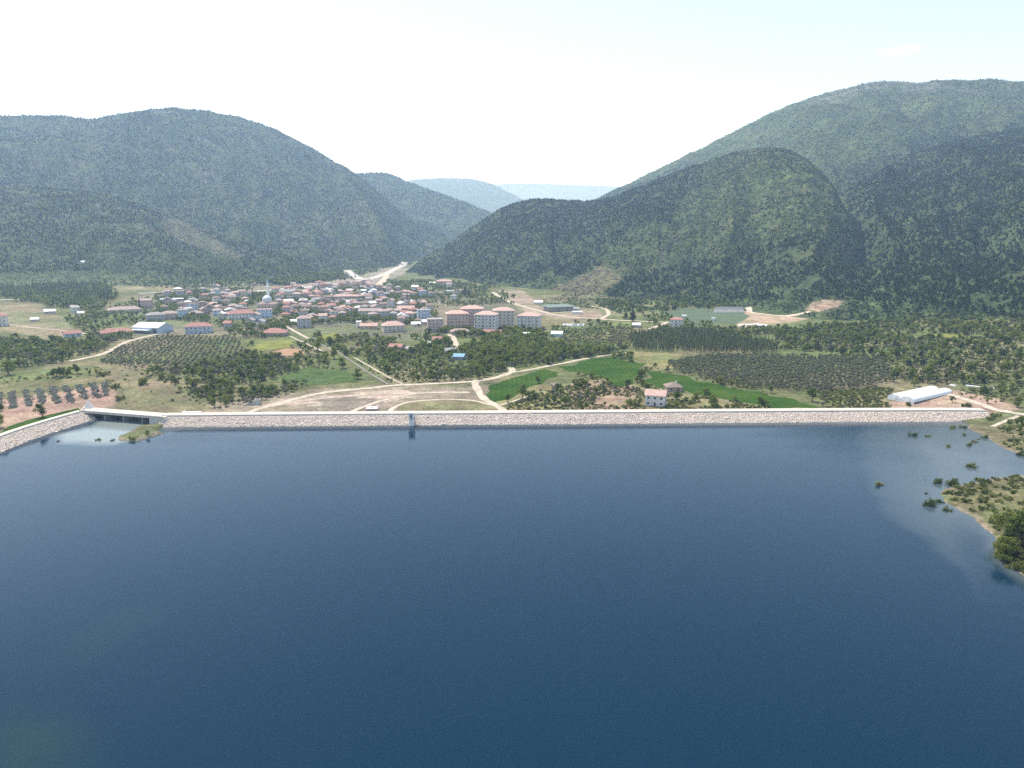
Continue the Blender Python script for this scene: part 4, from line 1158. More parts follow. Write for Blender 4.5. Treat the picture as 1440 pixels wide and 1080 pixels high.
# dark-roofed hall on the building site
c = place1(786, 438); q = mpp(c)
hall = tag(link('hall', None, loc=(c.x, c.y + 14, c.z), rz=R(24)), 'wide hall with a flat dark green roof on the bare building site', 'hall')
LAND.append((c.x, c.y + 14, 'dark-roofed hall')); FOOT.append((c.x, c.y + 14, 24))
mb = MB(); mb.box(-15, 15, -10, 10, -3, 4.2); link('wall', mb.mesh('wall', WALLS['grey']), hall)
mb = MB(); mb.poly([(-19, -13, 4.5), (19, -13, 4.5), (19, 13, 5.6), (-19, 13, 5.6), (-19, -13, 5.3), (19, -13, 5.3), (19, 13, 6.4), (-19, 13, 6.4)],
                   [(0, 3, 2, 1), (4, 5, 6, 7), (0, 1, 5, 4), (1, 2, 6, 5), (2, 3, 7, 6), (3, 0, 4, 7)]); link('roof', mb.mesh('roof', ROOFS['green']), hall)
for x in (-18, -6, 6, 18):
    mb = MB(); mb.box(-.25, .25, -.25, .25, -3, 4.5); link('column', mb.mesh('column', M_METAL), hall, (x, -12.5, 0))
mb = MB(); mb.box(15.01, 26, -9, 0, -2, 2.6); link('annex', mb.mesh('annex', WALLS['white']), hall)
building(812, 442, 14, 9, 1, 'white', 'white', 'flat', 'flat white site building next to the dark-roofed hall', sh=2.6, windows=False, cat='site building', name='site_building')
building(757, 428, 11, 7, 1, 'cream', 'white', 'lean', 'pale site hut on the bare ground behind the separate white apartment block', sh=2.6, windows=False, cat='site hut', name='hut')
# white foundation walls
c = place1(806, 459); q = mpp(c)
fd = tag(link('foundation', None, loc=c, rz=R(-8)), 'low white foundation walls of an unfinished building in the meadow', 'foundation')
FOOT.append((c.x, c.y + 8, 16))
for (x0, x1, y0, y1) in ((-15 * q, 15 * q, 0, .8), (-15 * q, -14 * q, .8, 15), (14 * q, 15 * q, .8, 15), (-14 * q, 14 * q, 14, 15), (-3 * q, -2 * q, .8, 14), (6 * q, 7 * q, .8, 14)):
    mb = MB(); mb.box(x0, x1, y0, y1, -1.5, random.uniform(1.0, 1.6)); link('wall', mb.mesh('wall', M_WHITE), fd)
mb = MB(); mb.box(-14 * q, -3 * q, .8, 14, -1, .35); link('floor_slab', mb.mesh('floor_slab', M_CONC), fd)
# concrete stand and rubble beside the pitch
c = place1(1027, 440); q = mpp(c)
gs = tag(link('grandstand', None, loc=c, rz=R(-3)), 'stepped grey concrete stand at the back of the sports pitch', 'grandstand')
for k in range(5):
    mb = MB(); mb.box(-20 * q, 20 * q, k * 1.6, (k + 1) * 1.6 - .003, -2, .8 + k * .8); link('step', mb.mesh('step', M_CONC), gs)
mb = MB(); mb.box(-20 * q, 20 * q, 8.0, 8.4, -2, 6.5); link('back_wall', mb.mesh('back_wall', M_CONC), gs)
FOOT.append((c.x, c.y + 4, 22))
c = place1(1060, 458); rr = random.Random(9)
for k, (dx, dy, s) in enumerate(((-11, 0, 3.0), (-5, 1, 3.6), (2, -1, 4.2), (9, 0, 3.4), (5, 6, 3.0))):
    mb = MB(); mb.poly([(v[0] * s * 1.5 * rr.uniform(.8, 1.15), v[1] * s * rr.uniform(.8, 1.15), max(-.3, v[2]) * s * .45 * rr.uniform(.8, 1.1)) for v in ICO2_V], ICO2_F)
    o = link('rubble_heap', mb.mesh('rubble_heap', M_WHITE), loc=(c.x + dx, c.y + dy, terrain(c.x + dx, c.y + dy).item()))
    tag(o, 'heap of white rubble dumped at the near corner of the sports pitch', 'rubble heap', 'white rubble heaps by the sports pitch')
FOOT.append((c.x, c.y, 14))

# twin-tunnel greenhouse on the bare bank
gA, gB = place1(1266, 564.5), place1(1321, 549)
gd = Vector((gB.x - gA.x, gB.y - gA.y, 0)); gl = gd.length; gz = math.atan2(gd.y, gd.x) - PI / 2
gh = tag(link('greenhouse', None, loc=(gA.x, gA.y, min(gA.z, gB.z)), rz=gz), 'white twin-tunnel plastic greenhouse on bare soil by the dam end', 'greenhouse')
FOOT += [(gA.x + gd.x * f, gA.y + gd.y * f, 11) for f in (0, .2, .4, .6, .8, 1)]
TW = 3.7; zt = 0.2
for s in (-1, 1):
    mb = MB(); ns = 14; nl = 22; vs = []; fs = []
    for j in range(nl + 1):
        y = gl * j / nl
        rib = 1.0 if j % 2 else 1.012
        for k in range(ns + 1):
            a = PI * k / ns
            vs.append((s * TW + -TW * .98 * math.cos(a) * rib, y, zt + 0.9 + 2.3 * math.sin(a) ** .85 * rib if 0 < k < ns else zt + 0.9))
    for j in range(nl):
        for k in range(ns):
            b0 = j * (ns + 1) + k; fs.append((b0, b0 + 1, b0 + ns + 2, b0 + ns + 1))
    e0 = [i for i in range(ns + 1)]; e1 = [nl * (ns + 1) + i for i in range(ns + 1)]
    fs.append(tuple(e0)); fs.append(tuple(e1[::-1]))
    mb.poly(vs, fs); link('tunnel', mb.mesh('tunnel', M_FILM), gh)
    mb = MB(); mb.box(s * TW - 1.0, s * TW + 1.0, -.08, -.01, zt - .6, zt + 2.1); link('door', mb.mesh('door', M_WHITE), gh)
mb = MB(); mb.box(-2 * TW, 2 * TW, 0.02, gl - .02, -1.6, zt + 0.9); link('side_wall', mb.mesh('side_wall', M_FILM), gh)
mb = MB(); mb.box(2 * TW + .003, 2 * TW + .12, 0, gl, -1.5, zt + .55); link('base_board', mb.mesh('base_board', M_METAL), gh)
# white irrigation film strips beyond the greenhouse
for (a, b) in (((1336, 542), (1344, 543.5)), ((1358, 543), (1382, 545)), ((1383, 545.5), (1398, 547))):
    p1, p2 = place1(*a), place1(*b); dv = p2 - p1
    mb = MB(); L_ = math.hypot(dv.x, dv.y)
    mb.prism([(0, -.9), (L_, -.7), (L_, .9), (0, .7)], -.5, .7)
    tag(link('film_tunnel', mb.mesh('film_tunnel', M_WHITE), loc=p1, rz=math.atan2(dv.y, dv.x)), 'low white film tunnel in the grass beyond the twin-tunnel greenhouse', 'film tunnel', 'low white film tunnels beyond the greenhouse')

# ------------------------------------------------------------------ mosque
c = place1(373, 438); q = mpp(c)
ms = tag(link('mosque', None, loc=(c.x, c.y + 9, c.z), rz=R(4)), 'village mosque with a silver dome and one slim white minaret', 'mosque')
LAND.append((c.x, c.y + 9, 'mosque')); FOOT.append((c.x, c.y + 9, 15))
hw = 12.0 * q
mb = MB(); mb.box(-hw, hw, -8, 8, -3, 8.5); link('wall', mb.mesh('wall', WALLS['peach']), ms)
mb = MB(); mb.poly([(-hw - .6, -8.6, 8.503), (hw + .6, -8.6, 8.503), (hw + .6, 8.6, 8.503), (-hw - .6, 8.6, 8.503), (-7, -5.5, 11), (7, -5.5, 11), (7, 5.5, 11), (-7, 5.5, 11)],
                   [(0, 3, 2, 1), (4, 5, 6, 7), (0, 1, 5, 4), (1, 2, 6, 5), (2, 3, 7, 6), (3, 0, 4, 7)]); link('roof', mb.mesh('roof', ROOFS['faded']), ms)
mb = MB(); mb.lathe([(5.4, 11.003), (5.4, 13.0)], 16); link('drum', mb.mesh('drum', WALLS['white']), ms)
M_DOME = simple_mat('dome_lead', (0.62, 0.64, 0.66), 0.35, 0.08, .5, metallic=0.35)
mb = MB(); mb.lathe([(5.7 * math.cos(a), 13.003 + 5.2 * math.sin(a)) for a in np.linspace(0, PI / 2 - .04, 9)], 20); dm = link('dome', mb.mesh('dome', M_DOME, True), ms)
mb = MB(); mb.lathe([(.25, 18.1), (.12, 19.0), (.3, 19.3), (.05, 20.4)], 8); link('finial', mb.mesh('finial', M_METAL), dm)
for i in range(5):
    link('window', win_mesh(1.3, 2.6), ms, (-hw + (i + .5) * 2 * hw / 5, -8, 3.2))
    o = link('window', win_mesh(1.3, 2.6), ms, (hw, -6.4 + i * 3.2, 3.2)); o.rotation_euler = (0, 0, PI / 2)
mn = link('minaret', None, ms, (-.8, 9.5, 0))
mh = 39.0
mb = MB(); mb.box(-2.0, 2.0, -2.0, 2.0, -3, 9); link('base', mb.mesh('base', WALLS['white']), mn)
mb = MB(); mb.lathe([(1.9, 9.003), (1.6, mh * .66)], 12); link('shaft', mb.mesh('shaft', M_WHITE), mn)
mb = MB(); mb.lathe([(1.6, mh * .66 + .003), (2.6, mh * .70), (2.6, mh * .73), (2.2, mh * .73)], 12); link('gallery', mb.mesh('gallery', M_WHITE), mn)
mb = MB(); mb.lathe([(1.4, mh * .73 + .003), (1.3, mh * .83)], 12); link('upper_shaft', mb.mesh('upper_shaft', M_WHITE), mn)
mb = MB(); mb.lathe([(1.35, mh * .83 + .003), (.1, mh)], 12); link('spire', mb.mesh('spire', simple_mat('spire_sheet', (.42, .50, .55), .5, .1)), mn)

# ------------------------------------------------------------------ the many small village houses
VILLAGE = [  # photo outline, number
    ([(385, 412), (430, 404), (500, 408), (505, 440), (470, 452), (440, 452), (400, 448)], 190),
    ([(500, 412), (545, 402), (600, 425), (612, 450), (590, 462), (540, 450), (505, 455)], 140),
    ([(225, 416), (300, 408), (350, 408), (352, 440), (320, 446), (265, 446), (230, 440)], 80),
    ([(395, 406), (440, 400), (520, 397), (540, 405), (500, 410), (430, 412)], 60),
    ([(555, 398), (600, 398), (650, 408), (640, 428), (600, 425)], 9),
    ([(300, 444), (330, 452), (380, 452), (400, 462), (360, 468), (320, 466)], 5),
]
TRACKS = [(np.array(p), w) for p, w in ROADS]
def near_road(x, y, m):
    for p, w in TRACKS:
        if np.min((p[:, 0] - x) ** 2 + (p[:, 1] - y) ** 2) < (w + m) ** 2: return True
    return False
RO_W = ['faded', 'faded', 'red', 'brown', 'brown', 'terracotta', 'grey', 'faded', 'brown', 'grey', 'red', 'white']
WA_W = ['white', 'cream', 'grey', 'peach', 'pale_blue', 'tan', 'grey', 'pink']
RNAME = dict(red='red', terracotta='orange', faded='faded pink', brown='brown', grey='grey', white='whitish')
FNAME = dict(hip='hip', gable='gabled', gable_end='end-gabled', flat='flat')
rr = random.Random(21)
fill = []
for poly, n in VILLAGE:
    x0, x1 = min(q[0] for q in poly), max(q[0] for q in poly); y0, y1 = min(q[1] for q in poly), max(q[1] for q in poly)
    k = 0
    for _ in range(n * 80):
        if k >= n: break
        a, b = rr.uniform(x0, x1), rr.uniform(y0, y1)
        if not in_poly(a, b, poly): continue
        fill.append((a, b, poly)); k += 1
fx, fy, fz = place([f[0] for f in fill], [f[1] for f in fill])
used = {}
for i, f in enumerate(fill):
    x, y, z = float(fx[i]), float(fy[i]), float(fz[i])
    w = rr.uniform(7, 11); d = rr.uniform(6.5, 8.5)
    rad = w * .58
    if any((x - a) ** 2 + (y + d / 2 - b) ** 2 < (rad * .8 + r_ * .66) ** 2 for a, b, r_ in FOOT) or near_road(x, y + 4, 5): continue
    st = rr.choice([1, 1, 2, 2, 2, 2, 3]); wa = rr.choice(WA_W); ro = rr.choice(RO_W); fo = rr.choice(['hip', 'hip', 'gable', 'gable', 'gable_end', 'flat'])
    if fo == 'flat' and ro in ('red', 'terracotta', 'faded'): fo = 'hip'
    ld = sorted(LAND, key=lambda q_: (q_[0] - x) ** 2 + (q_[1] - y) ** 2)
    lx, ly, ln = ld[0]
    dd = math.hypot(lx - x, ly - y)
    rel = ('next to' if dd < 26 else 'behind' if y - ly > abs(x - lx) else 'in front of' if ly - y > abs(x - lx) else 'near' if dd > 45 else 'beside')
    sto = {1: 'low', 2: 'two-storey', 3: 'tall'}[st]
    lab = f"{sto} {wa.replace('_', ' ')} house, {RNAME[ro]} {FNAME[fo]} roof {rel} {ln}"
    g = f"village houses {rel} the {ln}" 
    if lab in used: g = used[lab]
    used[lab] = g
    building(0, 0, 0, d, st, wa, ro, fo, lab, rot=rr.choice([-20, -8, 0, 5, 12, 30, 75, 90]), loc=Vector((x, y, z)), w=w, group='village houses', sh=2.9, wpitch=4.2, chimney=rr.random() < .25)
print('houses', len(used))


# ------------------------------------------------------------------ trees and shrubs
def leaf_lobes(mb, lobes, n, s, rnd, core=True, mat=0, flat=1.0):
    for (cx, cy, cz, rx, rz_) in lobes:
        if core:
            mb.poly([(cx + v[0] * rx * .52 * rnd.uniform(.8, 1.15), cy + v[1] * rx * .52 * rnd.uniform(.8, 1.15), cz + v[2] * rz_ * .52 * rnd.uniform(.8, 1.15)) for v in ICO_V], ICO_F, mat)
        for _ in range(n):
            u = rnd.uniform(-1, 1); a = rnd.uniform(0, 2 * PI); q = math.sqrt(1 - u * u)
            d = Vector((q * math.cos(a), q * math.sin(a), u))
            rr_ = rnd.uniform(.72, 1.08)
            p = Vector((cx + d.x * rx * rr_, cy + d.y * rx * rr_, cz + d.z * rz_ * rr_))
            nn = (d + Vector((rnd.gauss(0, .45), rnd.gauss(0, .45), rnd.gauss(0, .45) + .2))).normalized()
            t = nn.orthogonal().normalized(); t.rotate(Matrix.Rotation(rnd.uniform(0, 6.28), 3, nn)); w = nn.cross(t)
            e = s * rnd.uniform(.6, 1.3)
            vs = [p + t * e, p + w * e * .8, p - t * e * rnd.uniform(.7, 1.1), p - w * e * .8]
            mb.poly(vs, [(0, 1, 2, 3)], mat)


def trunk(mb, h, r, rnd, limbs=(), mat=0):
    pr = [(r * 1.25, -.5), (r, .4), (r * .8, h * .5), (r * .45, h)]
    b = len(mb.v); n = 6
    kx, ky = rnd.uniform(-.12, .12) * h * .4, rnd.uniform(-.12, .12) * h * .4
    for i, (q, z) in enumerate(pr):
        f = max(0, z) / h
        for k in range(n):
            a = 2 * PI * k / n; mb.v.append((q * math.cos(a) + kx * f, q * math.sin(a) + ky * f, z))
    for i in range(3):
        for k in range(n):
            k2 = (k + 1) % n; mb.f.append((b + i * n + k, b + i * n + k2, b + (i + 1) * n + k2, b + (i + 1) * n + k)); mb.m.append(mat)
    for (tx, ty, tz) in limbs:
        z0 = h * rnd.uniform(.45, .75); f = z0 / h
        o = Vector((kx * f, ky * f, z0)); e = Vector((tx, ty, tz)); d = (e - o); sx = d.orthogonal().normalized() ; sy = d.normalized().cross(sx)
        b2 = len(mb.v); q = r * .42
        for k in range(4):
            a = 2 * PI * k / 4; mb.v.append(tuple(o + sx * q * math.cos(a) + sy * q * math.sin(a)))
        mb.v.append(tuple(e))
        for k in range(4):
            mb.f.append((b2 + k, b2 + (k + 1) % 4, b2 + 4)); mb.m.append(mat)


HGT = dict(olive=4.6, leafy=8.2, pine=7.4, cypress=13.0, poplar=15.0, shrub=1.9, scrub=3.0, lavender=.9)
def plant_parts(kind, seed, rich=1.0):
    rnd = random.Random(seed * 31 + len(kind)); crown, tr = MB(), MB()
    n = lambda k: int(k * rich)
    sq = 1 / math.sqrt(rich)
    if kind == 'olive':
        L = [(rnd.uniform(-1.25, 1.25), rnd.uniform(-1.25, 1.25), rnd.uniform(2.1, 3.6), rnd.uniform(.8, 1.25), rnd.uniform(.65, 1.0)) for _ in range(8)]
        leaf_lobes(crown, L, n(22), .34 * sq, rnd); trunk(tr, 2.2, .24, rnd, [(l[0] * .7, l[1] * .7, l[2]) for l in L[:4]])
    elif kind == 'leafy':
        L = [(rnd.gauss(0, 1.25), rnd.gauss(0, 1.25), rnd.uniform(2.6, 6.9), rnd.uniform(1.15, 1.9), rnd.uniform(1.0, 1.6)) for _ in range(11)]
        leaf_lobes(crown, L, n(22), .5 * sq, rnd); trunk(tr, 4.2, .32, rnd, [(l[0] * .7, l[1] * .7, l[2]) for l in L[:5]])
    elif kind == 'pine':
        L = []
        for i in range(9):
            f = i / 8; z = 1.6 + 5.2 * f; R_ = (2.5 * (1 - f) ** .62 + .45)
            for k in range(3 if f < .7 else 1):
                a = rnd.uniform(0, 6.28); L.append((R_ * .55 * math.cos(a), R_ * .55 * math.sin(a), z + rnd.uniform(-.3, .3), R_ * .62 + .15, .75))
        leaf_lobes(crown, L, n(9), .45 * sq, rnd); trunk(tr, 6, .26, rnd)
    elif kind == 'cypress':
        L = [(rnd.gauss(0, .16), rnd.gauss(0, .16), 1.3 + 11.0 * i / 11, max(.28, 1.25 * math.sin(PI * min(.97, (i + 1.6) / 13)) ** .8), 1.1) for i in range(12)]
        leaf_lobes(crown, L, n(16), .34 * sq, rnd); trunk(tr, 2.0, .22, rnd)
    elif kind == 'poplar':
        L = [(rnd.gauss(0, .5), rnd.gauss(0, .5), 3.0 + 11.0 * i / 11, max(.5, 1.75 * math.sin(PI * min(.96, (i + 1.8) / 13.5)) ** .7), 1.25) for i in range(12)]
        leaf_lobes(crown, L, n(16), .45 * sq, rnd); trunk(tr, 9.0, .22, rnd)
    elif kind == 'shrub':
        L = [(rnd.gauss(0, .6), rnd.gauss(0, .6), rnd.uniform(.25, 1.0), rnd.uniform(.6, .9), rnd.uniform(.5, .8)) for _ in range(7)]
        leaf_lobes(crown, L, n(18), .24 * sq, rnd); trunk(tr, .9, .07, rnd, [(l[0], l[1], l[2]) for l in L[:3]])
    elif kind == 'scrub':
        L = [(rnd.gauss(0, 1.1), rnd.gauss(0, 1.1), rnd.uniform(.7, 2.1), rnd.uniform(.8, 1.35), rnd.uniform(.65, 1.1)) for _ in range(6)]
        leaf_lobes(crown, L, n(14), .42 * sq, rnd)
    elif kind == 'lavender':
        L = [(rnd.gauss(0, .25), rnd.gauss(0, .25), .4, rnd.uniform(.4, .6), .42) for _ in range(3)]
        leaf_lobes(crown, L, n(16), .16 * sq, rnd)
    return crown, tr


MATS = dict(olive=M_OLIVE, leafy=M_LEAF, pine=M_PINE, cypress=M_CYP, poplar=M_POP, shrub=M_SHRUB, scrub=M_SCRUB, lavender=M_LAV)
NAMES = dict(olive='olive_tree', leafy='leafy_tree', pine='pine_tree', cypress='cypress_tree', poplar='poplar_tree', shrub='shrub', scrub='scrub_bush', lavender='lavender_bush')
NV = 4
WHOLE, PARTED = {}, {}
for k in HGT:
    WHOLE[k] = []; PARTED[k] = []
    for v in range(NV):
        cr, tr = plant_parts(k, v)
        mb = MB(); mb.poly(cr.v, cr.f, 0)
        if tr.f: mb.poly(tr.v, tr.f, 1)
        WHOLE[k].append(mb.mesh(NAMES[k], [MATS[k], M_TRUNK]))
        cr, tr = plant_parts(k, v + 10, 3.2)
        PARTED[k].append((cr.mesh('crown', MATS[k]), tr.mesh('trunk', M_TRUNK) if tr.f else None))
SOURCE = {k: [bpy.data.objects.new(NAMES[k], m) for m in WHOLE[k]] for k in WHOLE}


def plant(kind, v, x, y, z, rz, s, label, group=None, parts=False, sz=None):
    cat = {'shrub': 'shrub', 'scrub': 'shrub', 'lavender': 'shrub'}.get(kind, 'tree')
    if parts:
        o = link(NAMES[kind], None, loc=(x, y, z), rz=rz)
        c, t = PARTED[kind][v % NV]
        link('crown', c, o)
        if t: link('trunk', t, o)
    else:
        o = link(NAMES[kind], WHOLE[kind][v % NV], loc=(x, y, z), rz=rz)
    o.scale = (s, s, s if sz is None else sz)
    return tag(o, label, cat, group)


# single plants the photo shows clearly: x, y of the foot, height in photo pixels, kind, label
SINGLES = [
    (12, 527, 25, 'leafy', 'dark round tree alone beside the track at the edge of the dry field'),
    (60, 587, 21, 'leafy', 'bushy tree on the green strip beside the dam arm'),
    (-2, 602, 22, 'leafy', 'dark tree cut by the photo edge next to the dam arm'),
    (2, 578, 14, 'leafy', 'dark shrubby tree at the corner of the lavender plot'),
    (197, 438, 20, 'cypress', 'slim dark cypress by the long low faded-roofed building'),
    (356, 427, 18, 'cypress', 'dark pointed cypress next to the mosque'),
    (573, 429, 18, 'cypress', 'tall thin cypress behind the orange-roofed houses'),
    (678, 470, 13, 'cypress', 'dark cypress between the low houses below the apartment blocks'),
    (88, 432, 11, 'cypress', 'little dark cypress under the poplars'),
    (147, 422, 17, 'poplar', 'pair-topped tall poplar at the back of the fields'),
    (152, 422, 15, 'poplar', 'shorter poplar standing against the pair-topped one'),
    (653, 417, 13, 'pine', 'dark pine in the terraces below the lone pink villa'),
    (659, 418, 11, 'pine', 'smaller dark pine next to the one in the terraces'),
    (879, 449, 12, 'pine', 'slender dark tree at the bend of the dirt road'),
    (889, 452, 17, 'pine', 'taller dark tree at the bend of the dirt road'),
    (447, 494, 22, 'leafy', 'dense dark green tree where the canal leaves the gardens'),
    (482, 518, 18, 'leafy', 'round green tree on the bank of the canal'),
    (503, 533, 17, 'leafy', 'dark round tree at the corner of the green crop'),
    (463, 486, 14, 'leafy', 'bright green tree by the meadow at the village edge'),
    (470, 505, 18, 'leafy', 'broad green tree between the lane and the canal'),
    (757, 539, 11, 'leafy', 'lone dark bush-like tree in the middle of the green field'),
    (743, 563, 15, 'leafy', 'dark clump of a tree at the lower hedge of the green field'),
    (735, 561, 22, 'leafy', 'tall rounded tree in the lower hedge of the green field'),
    (714, 566, 13, 'leafy', 'dark low tree at the tip of the green field'),
    (883, 546, 15, 'leafy', 'round tree between the two green fields'),
    (938, 523, 10, 'leafy', 'dark tree at the head of the long green field'),
    (1013, 541, 14, 'leafy', 'dark tree on the upper edge of the long green field'),
    (1036, 543, 13, 'leafy', 'tree with a yellowish flank on the upper edge of the long green field'),
    (1084, 553, 13, 'leafy', 'dense bush-like tree on the bank above the long green field'),
    (1142, 565, 21, 'leafy', 'big dark round tree at the end of the long green field'),
    (1306, 529, 20, 'leafy', 'big dark green tree behind the greenhouse'),
    (1286, 543, 14, 'leafy', 'dark bushy tree touching the back of the greenhouse'),
    (1339, 566, 11, 'leafy', 'thin tree on the bare bank beside the greenhouse'),
    (1359, 572, 8, 'shrub', 'small bush between the dirt road and the bare bank'),
    (1276, 570, 7, 'shrub', 'small bush at the front corner of the greenhouse'),
    (1228, 575, 10, 'shrub', 'twiggy bush at the dam edge before the greenhouse'),
    (1430, 573, 17, 'leafy', 'leafy tree beside the pale path at the dam end'),
    (1398, 586, 8, 'shrub', 'round bush on the grass at the dam end'),
    (1391, 591, 7, 'shrub', 'bush with a dry side on the grass at the dam end'),
    (200, 540, 12, 'shrub', 'dark bush on the grass mound'),
    (162, 546, 9, 'shrub', 'rounded bush on the slope above the spillway'),
    (166, 562, 8, 'shrub', 'yellowish bush low on the slope above the spillway'),
    (96, 531, 14, 'leafy', 'green tree below the curving dirt road'),
    (89, 529, 12, 'leafy', 'pale green tree beside the one below the curving dirt road'),
    (145, 528, 9, 'shrub', 'dark bush under the slope of the curving dirt road'),
    (188, 619, 8, 'shrub', 'dark bush at the tip of the grassy islet by the spillway'),
    (206, 610, 6, 'shrub', 'low tuft of a bush on the grassy islet by the spillway'),
]
DROWNED = [
    (138, 619, 5, 'dark half-drowned bush in the milky cove'), (82, 620.5, 3, 'small dark stump of a bush awash outside the cove'), (159, 619.5, 4, 'faint bush awash beside the grassy islet'),
    (1304, 614, 5, 'half-drowned bush alone off the dam end'), (1286, 613, 7, 'pale bare bush drowned in the water off the dam end'), (1340.5, 602, 6, 'dark bush standing in the water at the dam end'),
    (1356, 602, 6, 'dark bush on the waterline of the dam end'), (1334, 628, 5, 'low bush awash in the middle of the inlet'), (1355, 612, 5, 'small bush in the shallows close to the grassy point'),
    (1363, 626, 6, 'smallest bush tuft of the drowned cluster in the inlet'), (1369, 622, 5, 'bush tuft at the shore side of the drowned cluster in the inlet'), (1386, 616, 7, 'dark bush at the water edge of the grassy point'),
    (1377, 618, 3, 'tiny tuft awash under the grassy point'), (1435, 640, 7, 'dark bush awash at the photo edge in the inlet'), (1366, 657, 9, 'sparse pale green sapling rising from the inlet'),
    (1235, 682, 8, 'tuft of bare twigs far out in the open water'), (1318, 679, 10, 'round dark bush drowned off the shrubby point'), (1340, 682, 13, 'big dark bush drowned at the head of the shrubby point'),
    (1302, 694, 4, 'small dark bush outermost off the shrubby point'), (1306, 711, 13, 'two-toned bush drowned at the tip of the shrubby point'), (1331, 694, 8, 'yellowish bush in the shallows of the shrubby point'),
    (1321, 706, 7, 'dark bush in the shallows of the shrubby point'), (1332, 718, 8, 'thin bush awash beside the shrubby point'), (1300, 675, 2, 'tiny floating tuft off the shrubby point'),
]
allveg = {k: [] for k in HGT}     # kind -> rows (x, y, z, rz, s, variant, phrase)
def add_fixed(px, py, hp, kind, label, z=None):
    if z is None: c = place1(px, py)
    else: c = Vector((*[float(q) for q in at_z(px, py, z)], z - .25))
    s = hp * mpp(c) / HGT[kind]
    sx = min(s, 1.6) if kind == 'cypress' else s
    o = plant(kind, random.randrange(4), c.x, c.y, c.z, random.uniform(0, 6.28), sx, label, parts=hp > 9, sz=s)
    FOOT.append((c.x, c.y, 2.0))
for q in SINGLES: add_fixed(*q)
for (a, b, hp, lb) in DROWNED: add_fixed(a, b, hp, 'shrub', lb, 0.0)

fxy = np.array(FOOT)
def clear(x, y, m=0.0, fields=True, roads=1.2):
    ok = np.ones(x.shape, bool)
    for a, b, r_ in FOOT: ok &= (x - a) ** 2 + (y - b) ** 2 > (r_ * .85 + m) ** 2
    for p, w in TRACKS: ok &= dist_line(x, y, [tuple(q) for q in p[::3]] + [tuple(p[-1])]) > w + roads
    if fields:
        for f in FIELDS: ok &= ~in_poly(x, y, f)
    return ok


def fill_zone(poly, mix, gap, phrase, rows=None, jit=.5, keep=1.0, clump=0.0, sc=(.75, 1.2), seed=0, inside_fields=False, fine=True):
    """plants over an outlined plot, in rows at the given bearing or scattered"""
    if fine: gap, sc = gap * .74, (sc[0] * .70, sc[1] * .74)
    xs, ys, _ = place([q[0] for q in poly], [q[1] for q in poly])
    cx, cy = xs.mean(), ys.mean(); a = R(rows) if rows is not None else .4
    ext = max(np.hypot(xs - cx, ys - cy).max(), 10)
    n = int(ext / gap) + 1
    i, j = np.meshgrid(np.arange(-n, n + 1), np.arange(-n, n + 1), indexing='ij')
    i = i.ravel() * gap + rng.uniform(-jit, jit, i.size) * gap; j = j.ravel() * gap + rng.uniform(-jit, jit, j.size) * gap
    x = cx + i * math.cos(a) - j * math.sin(a); y = cy + i * math.sin(a) + j * math.cos(a)
    z = terrain(x, y); px, py, _ = to_px(x, y, z)
    jj = 5 if rows is None else 1.5
    ok = in_poly(px + (fbm(x / 15, y / 15, seed + 1) - .5) * jj * 4, py + (fbm(x / 15, y / 15, seed + 2) - .5) * jj * 1.5, poly)
    ok &= rng.uniform(0, 1, x.size) < keep
    if clump: ok &= fbm(x / 28, y / 28, seed + 9, 3) > clump
    sel = np.nonzero(ok)[0]; x, y, z = x[sel], y[sel], z[sel]
    ok = clear(x, y, fields=not inside_fields); x, y, z = x[ok], y[ok], z[ok]
    kinds = list(mix); w = np.array([mix[k] for k in kinds], float); w /= w.sum()
    ch = rng.choice(len(kinds), x.size, p=w)
    for q in range(x.size):
        k = kinds[ch[q]]
        allveg[k].append((x[q], y[q], z[q], rng.uniform(0, 6.28), rng.uniform(*sc), int(rng.integers(0, NV)), phrase))


Z = fill_zone
Z([(165, 488), (232, 473), (330, 474), (345, 498), (285, 520), (200, 522), (140, 512)], dict(olive=1), 7.2, 'in the regular orchard rows below the white warehouse', rows=62, jit=.10, keep=.95, sc=(.7, .98))
Z([(200, 525), (285, 515), (345, 500), (400, 505), (440, 535), (405, 553), (345, 572), (300, 565), (250, 545)], dict(olive=5, leafy=1.6, shrub=2), 4.9, 'in the loose grove above the wing wall', clump=.36, sc=(.7, 1.25))
Z([(235, 530), (275, 535), (330, 560), (300, 578), (255, 560)], dict(leafy=1, shrub=3), 6, 'in the green gully beside the grass mound', clump=.42, sc=(.5, 1.0))
Z([(0, 474), (60, 482), (165, 478), (150, 492), (95, 508), (0, 525)], dict(olive=3, leafy=2, shrub=3), 5.2, 'in the mixed plots above the dry meadow', clump=.36, sc=(.7, 1.2))
Z([(120, 470), (190, 474), (160, 484), (120, 482)], dict(olive=2, leafy=1), 7, 'behind the curving dirt road', clump=.4)
Z([(330, 468), (430, 476), (470, 520), (410, 520), (350, 500)], dict(leafy=2, olive=2, shrub=4), 5.5, 'around the small plots below the village', clump=.47, sc=(.6, 1.05))
Z([(440, 470), (510, 474), (560, 478), (560, 500), (520, 512), (480, 500)], dict(leafy=2, olive=3, shrub=2), 5.2, 'in the gardens between village and canal', clump=.34, sc=(.7, 1.1))
Z([(520, 515), (560, 498), (640, 495), (650, 520), (670, 535), (600, 538), (566, 538)], dict(leafy=2.2, olive=2, shrub=4), 5.2, 'in the green plots between canal and grove', clump=.40, sc=(.6, 1.05))
Z([(560, 476), (640, 478), (640, 498), (560, 500)], dict(leafy=3, olive=2, shrub=2), 5.4, 'around the old red barn', clump=.36, sc=(.7, 1.1))
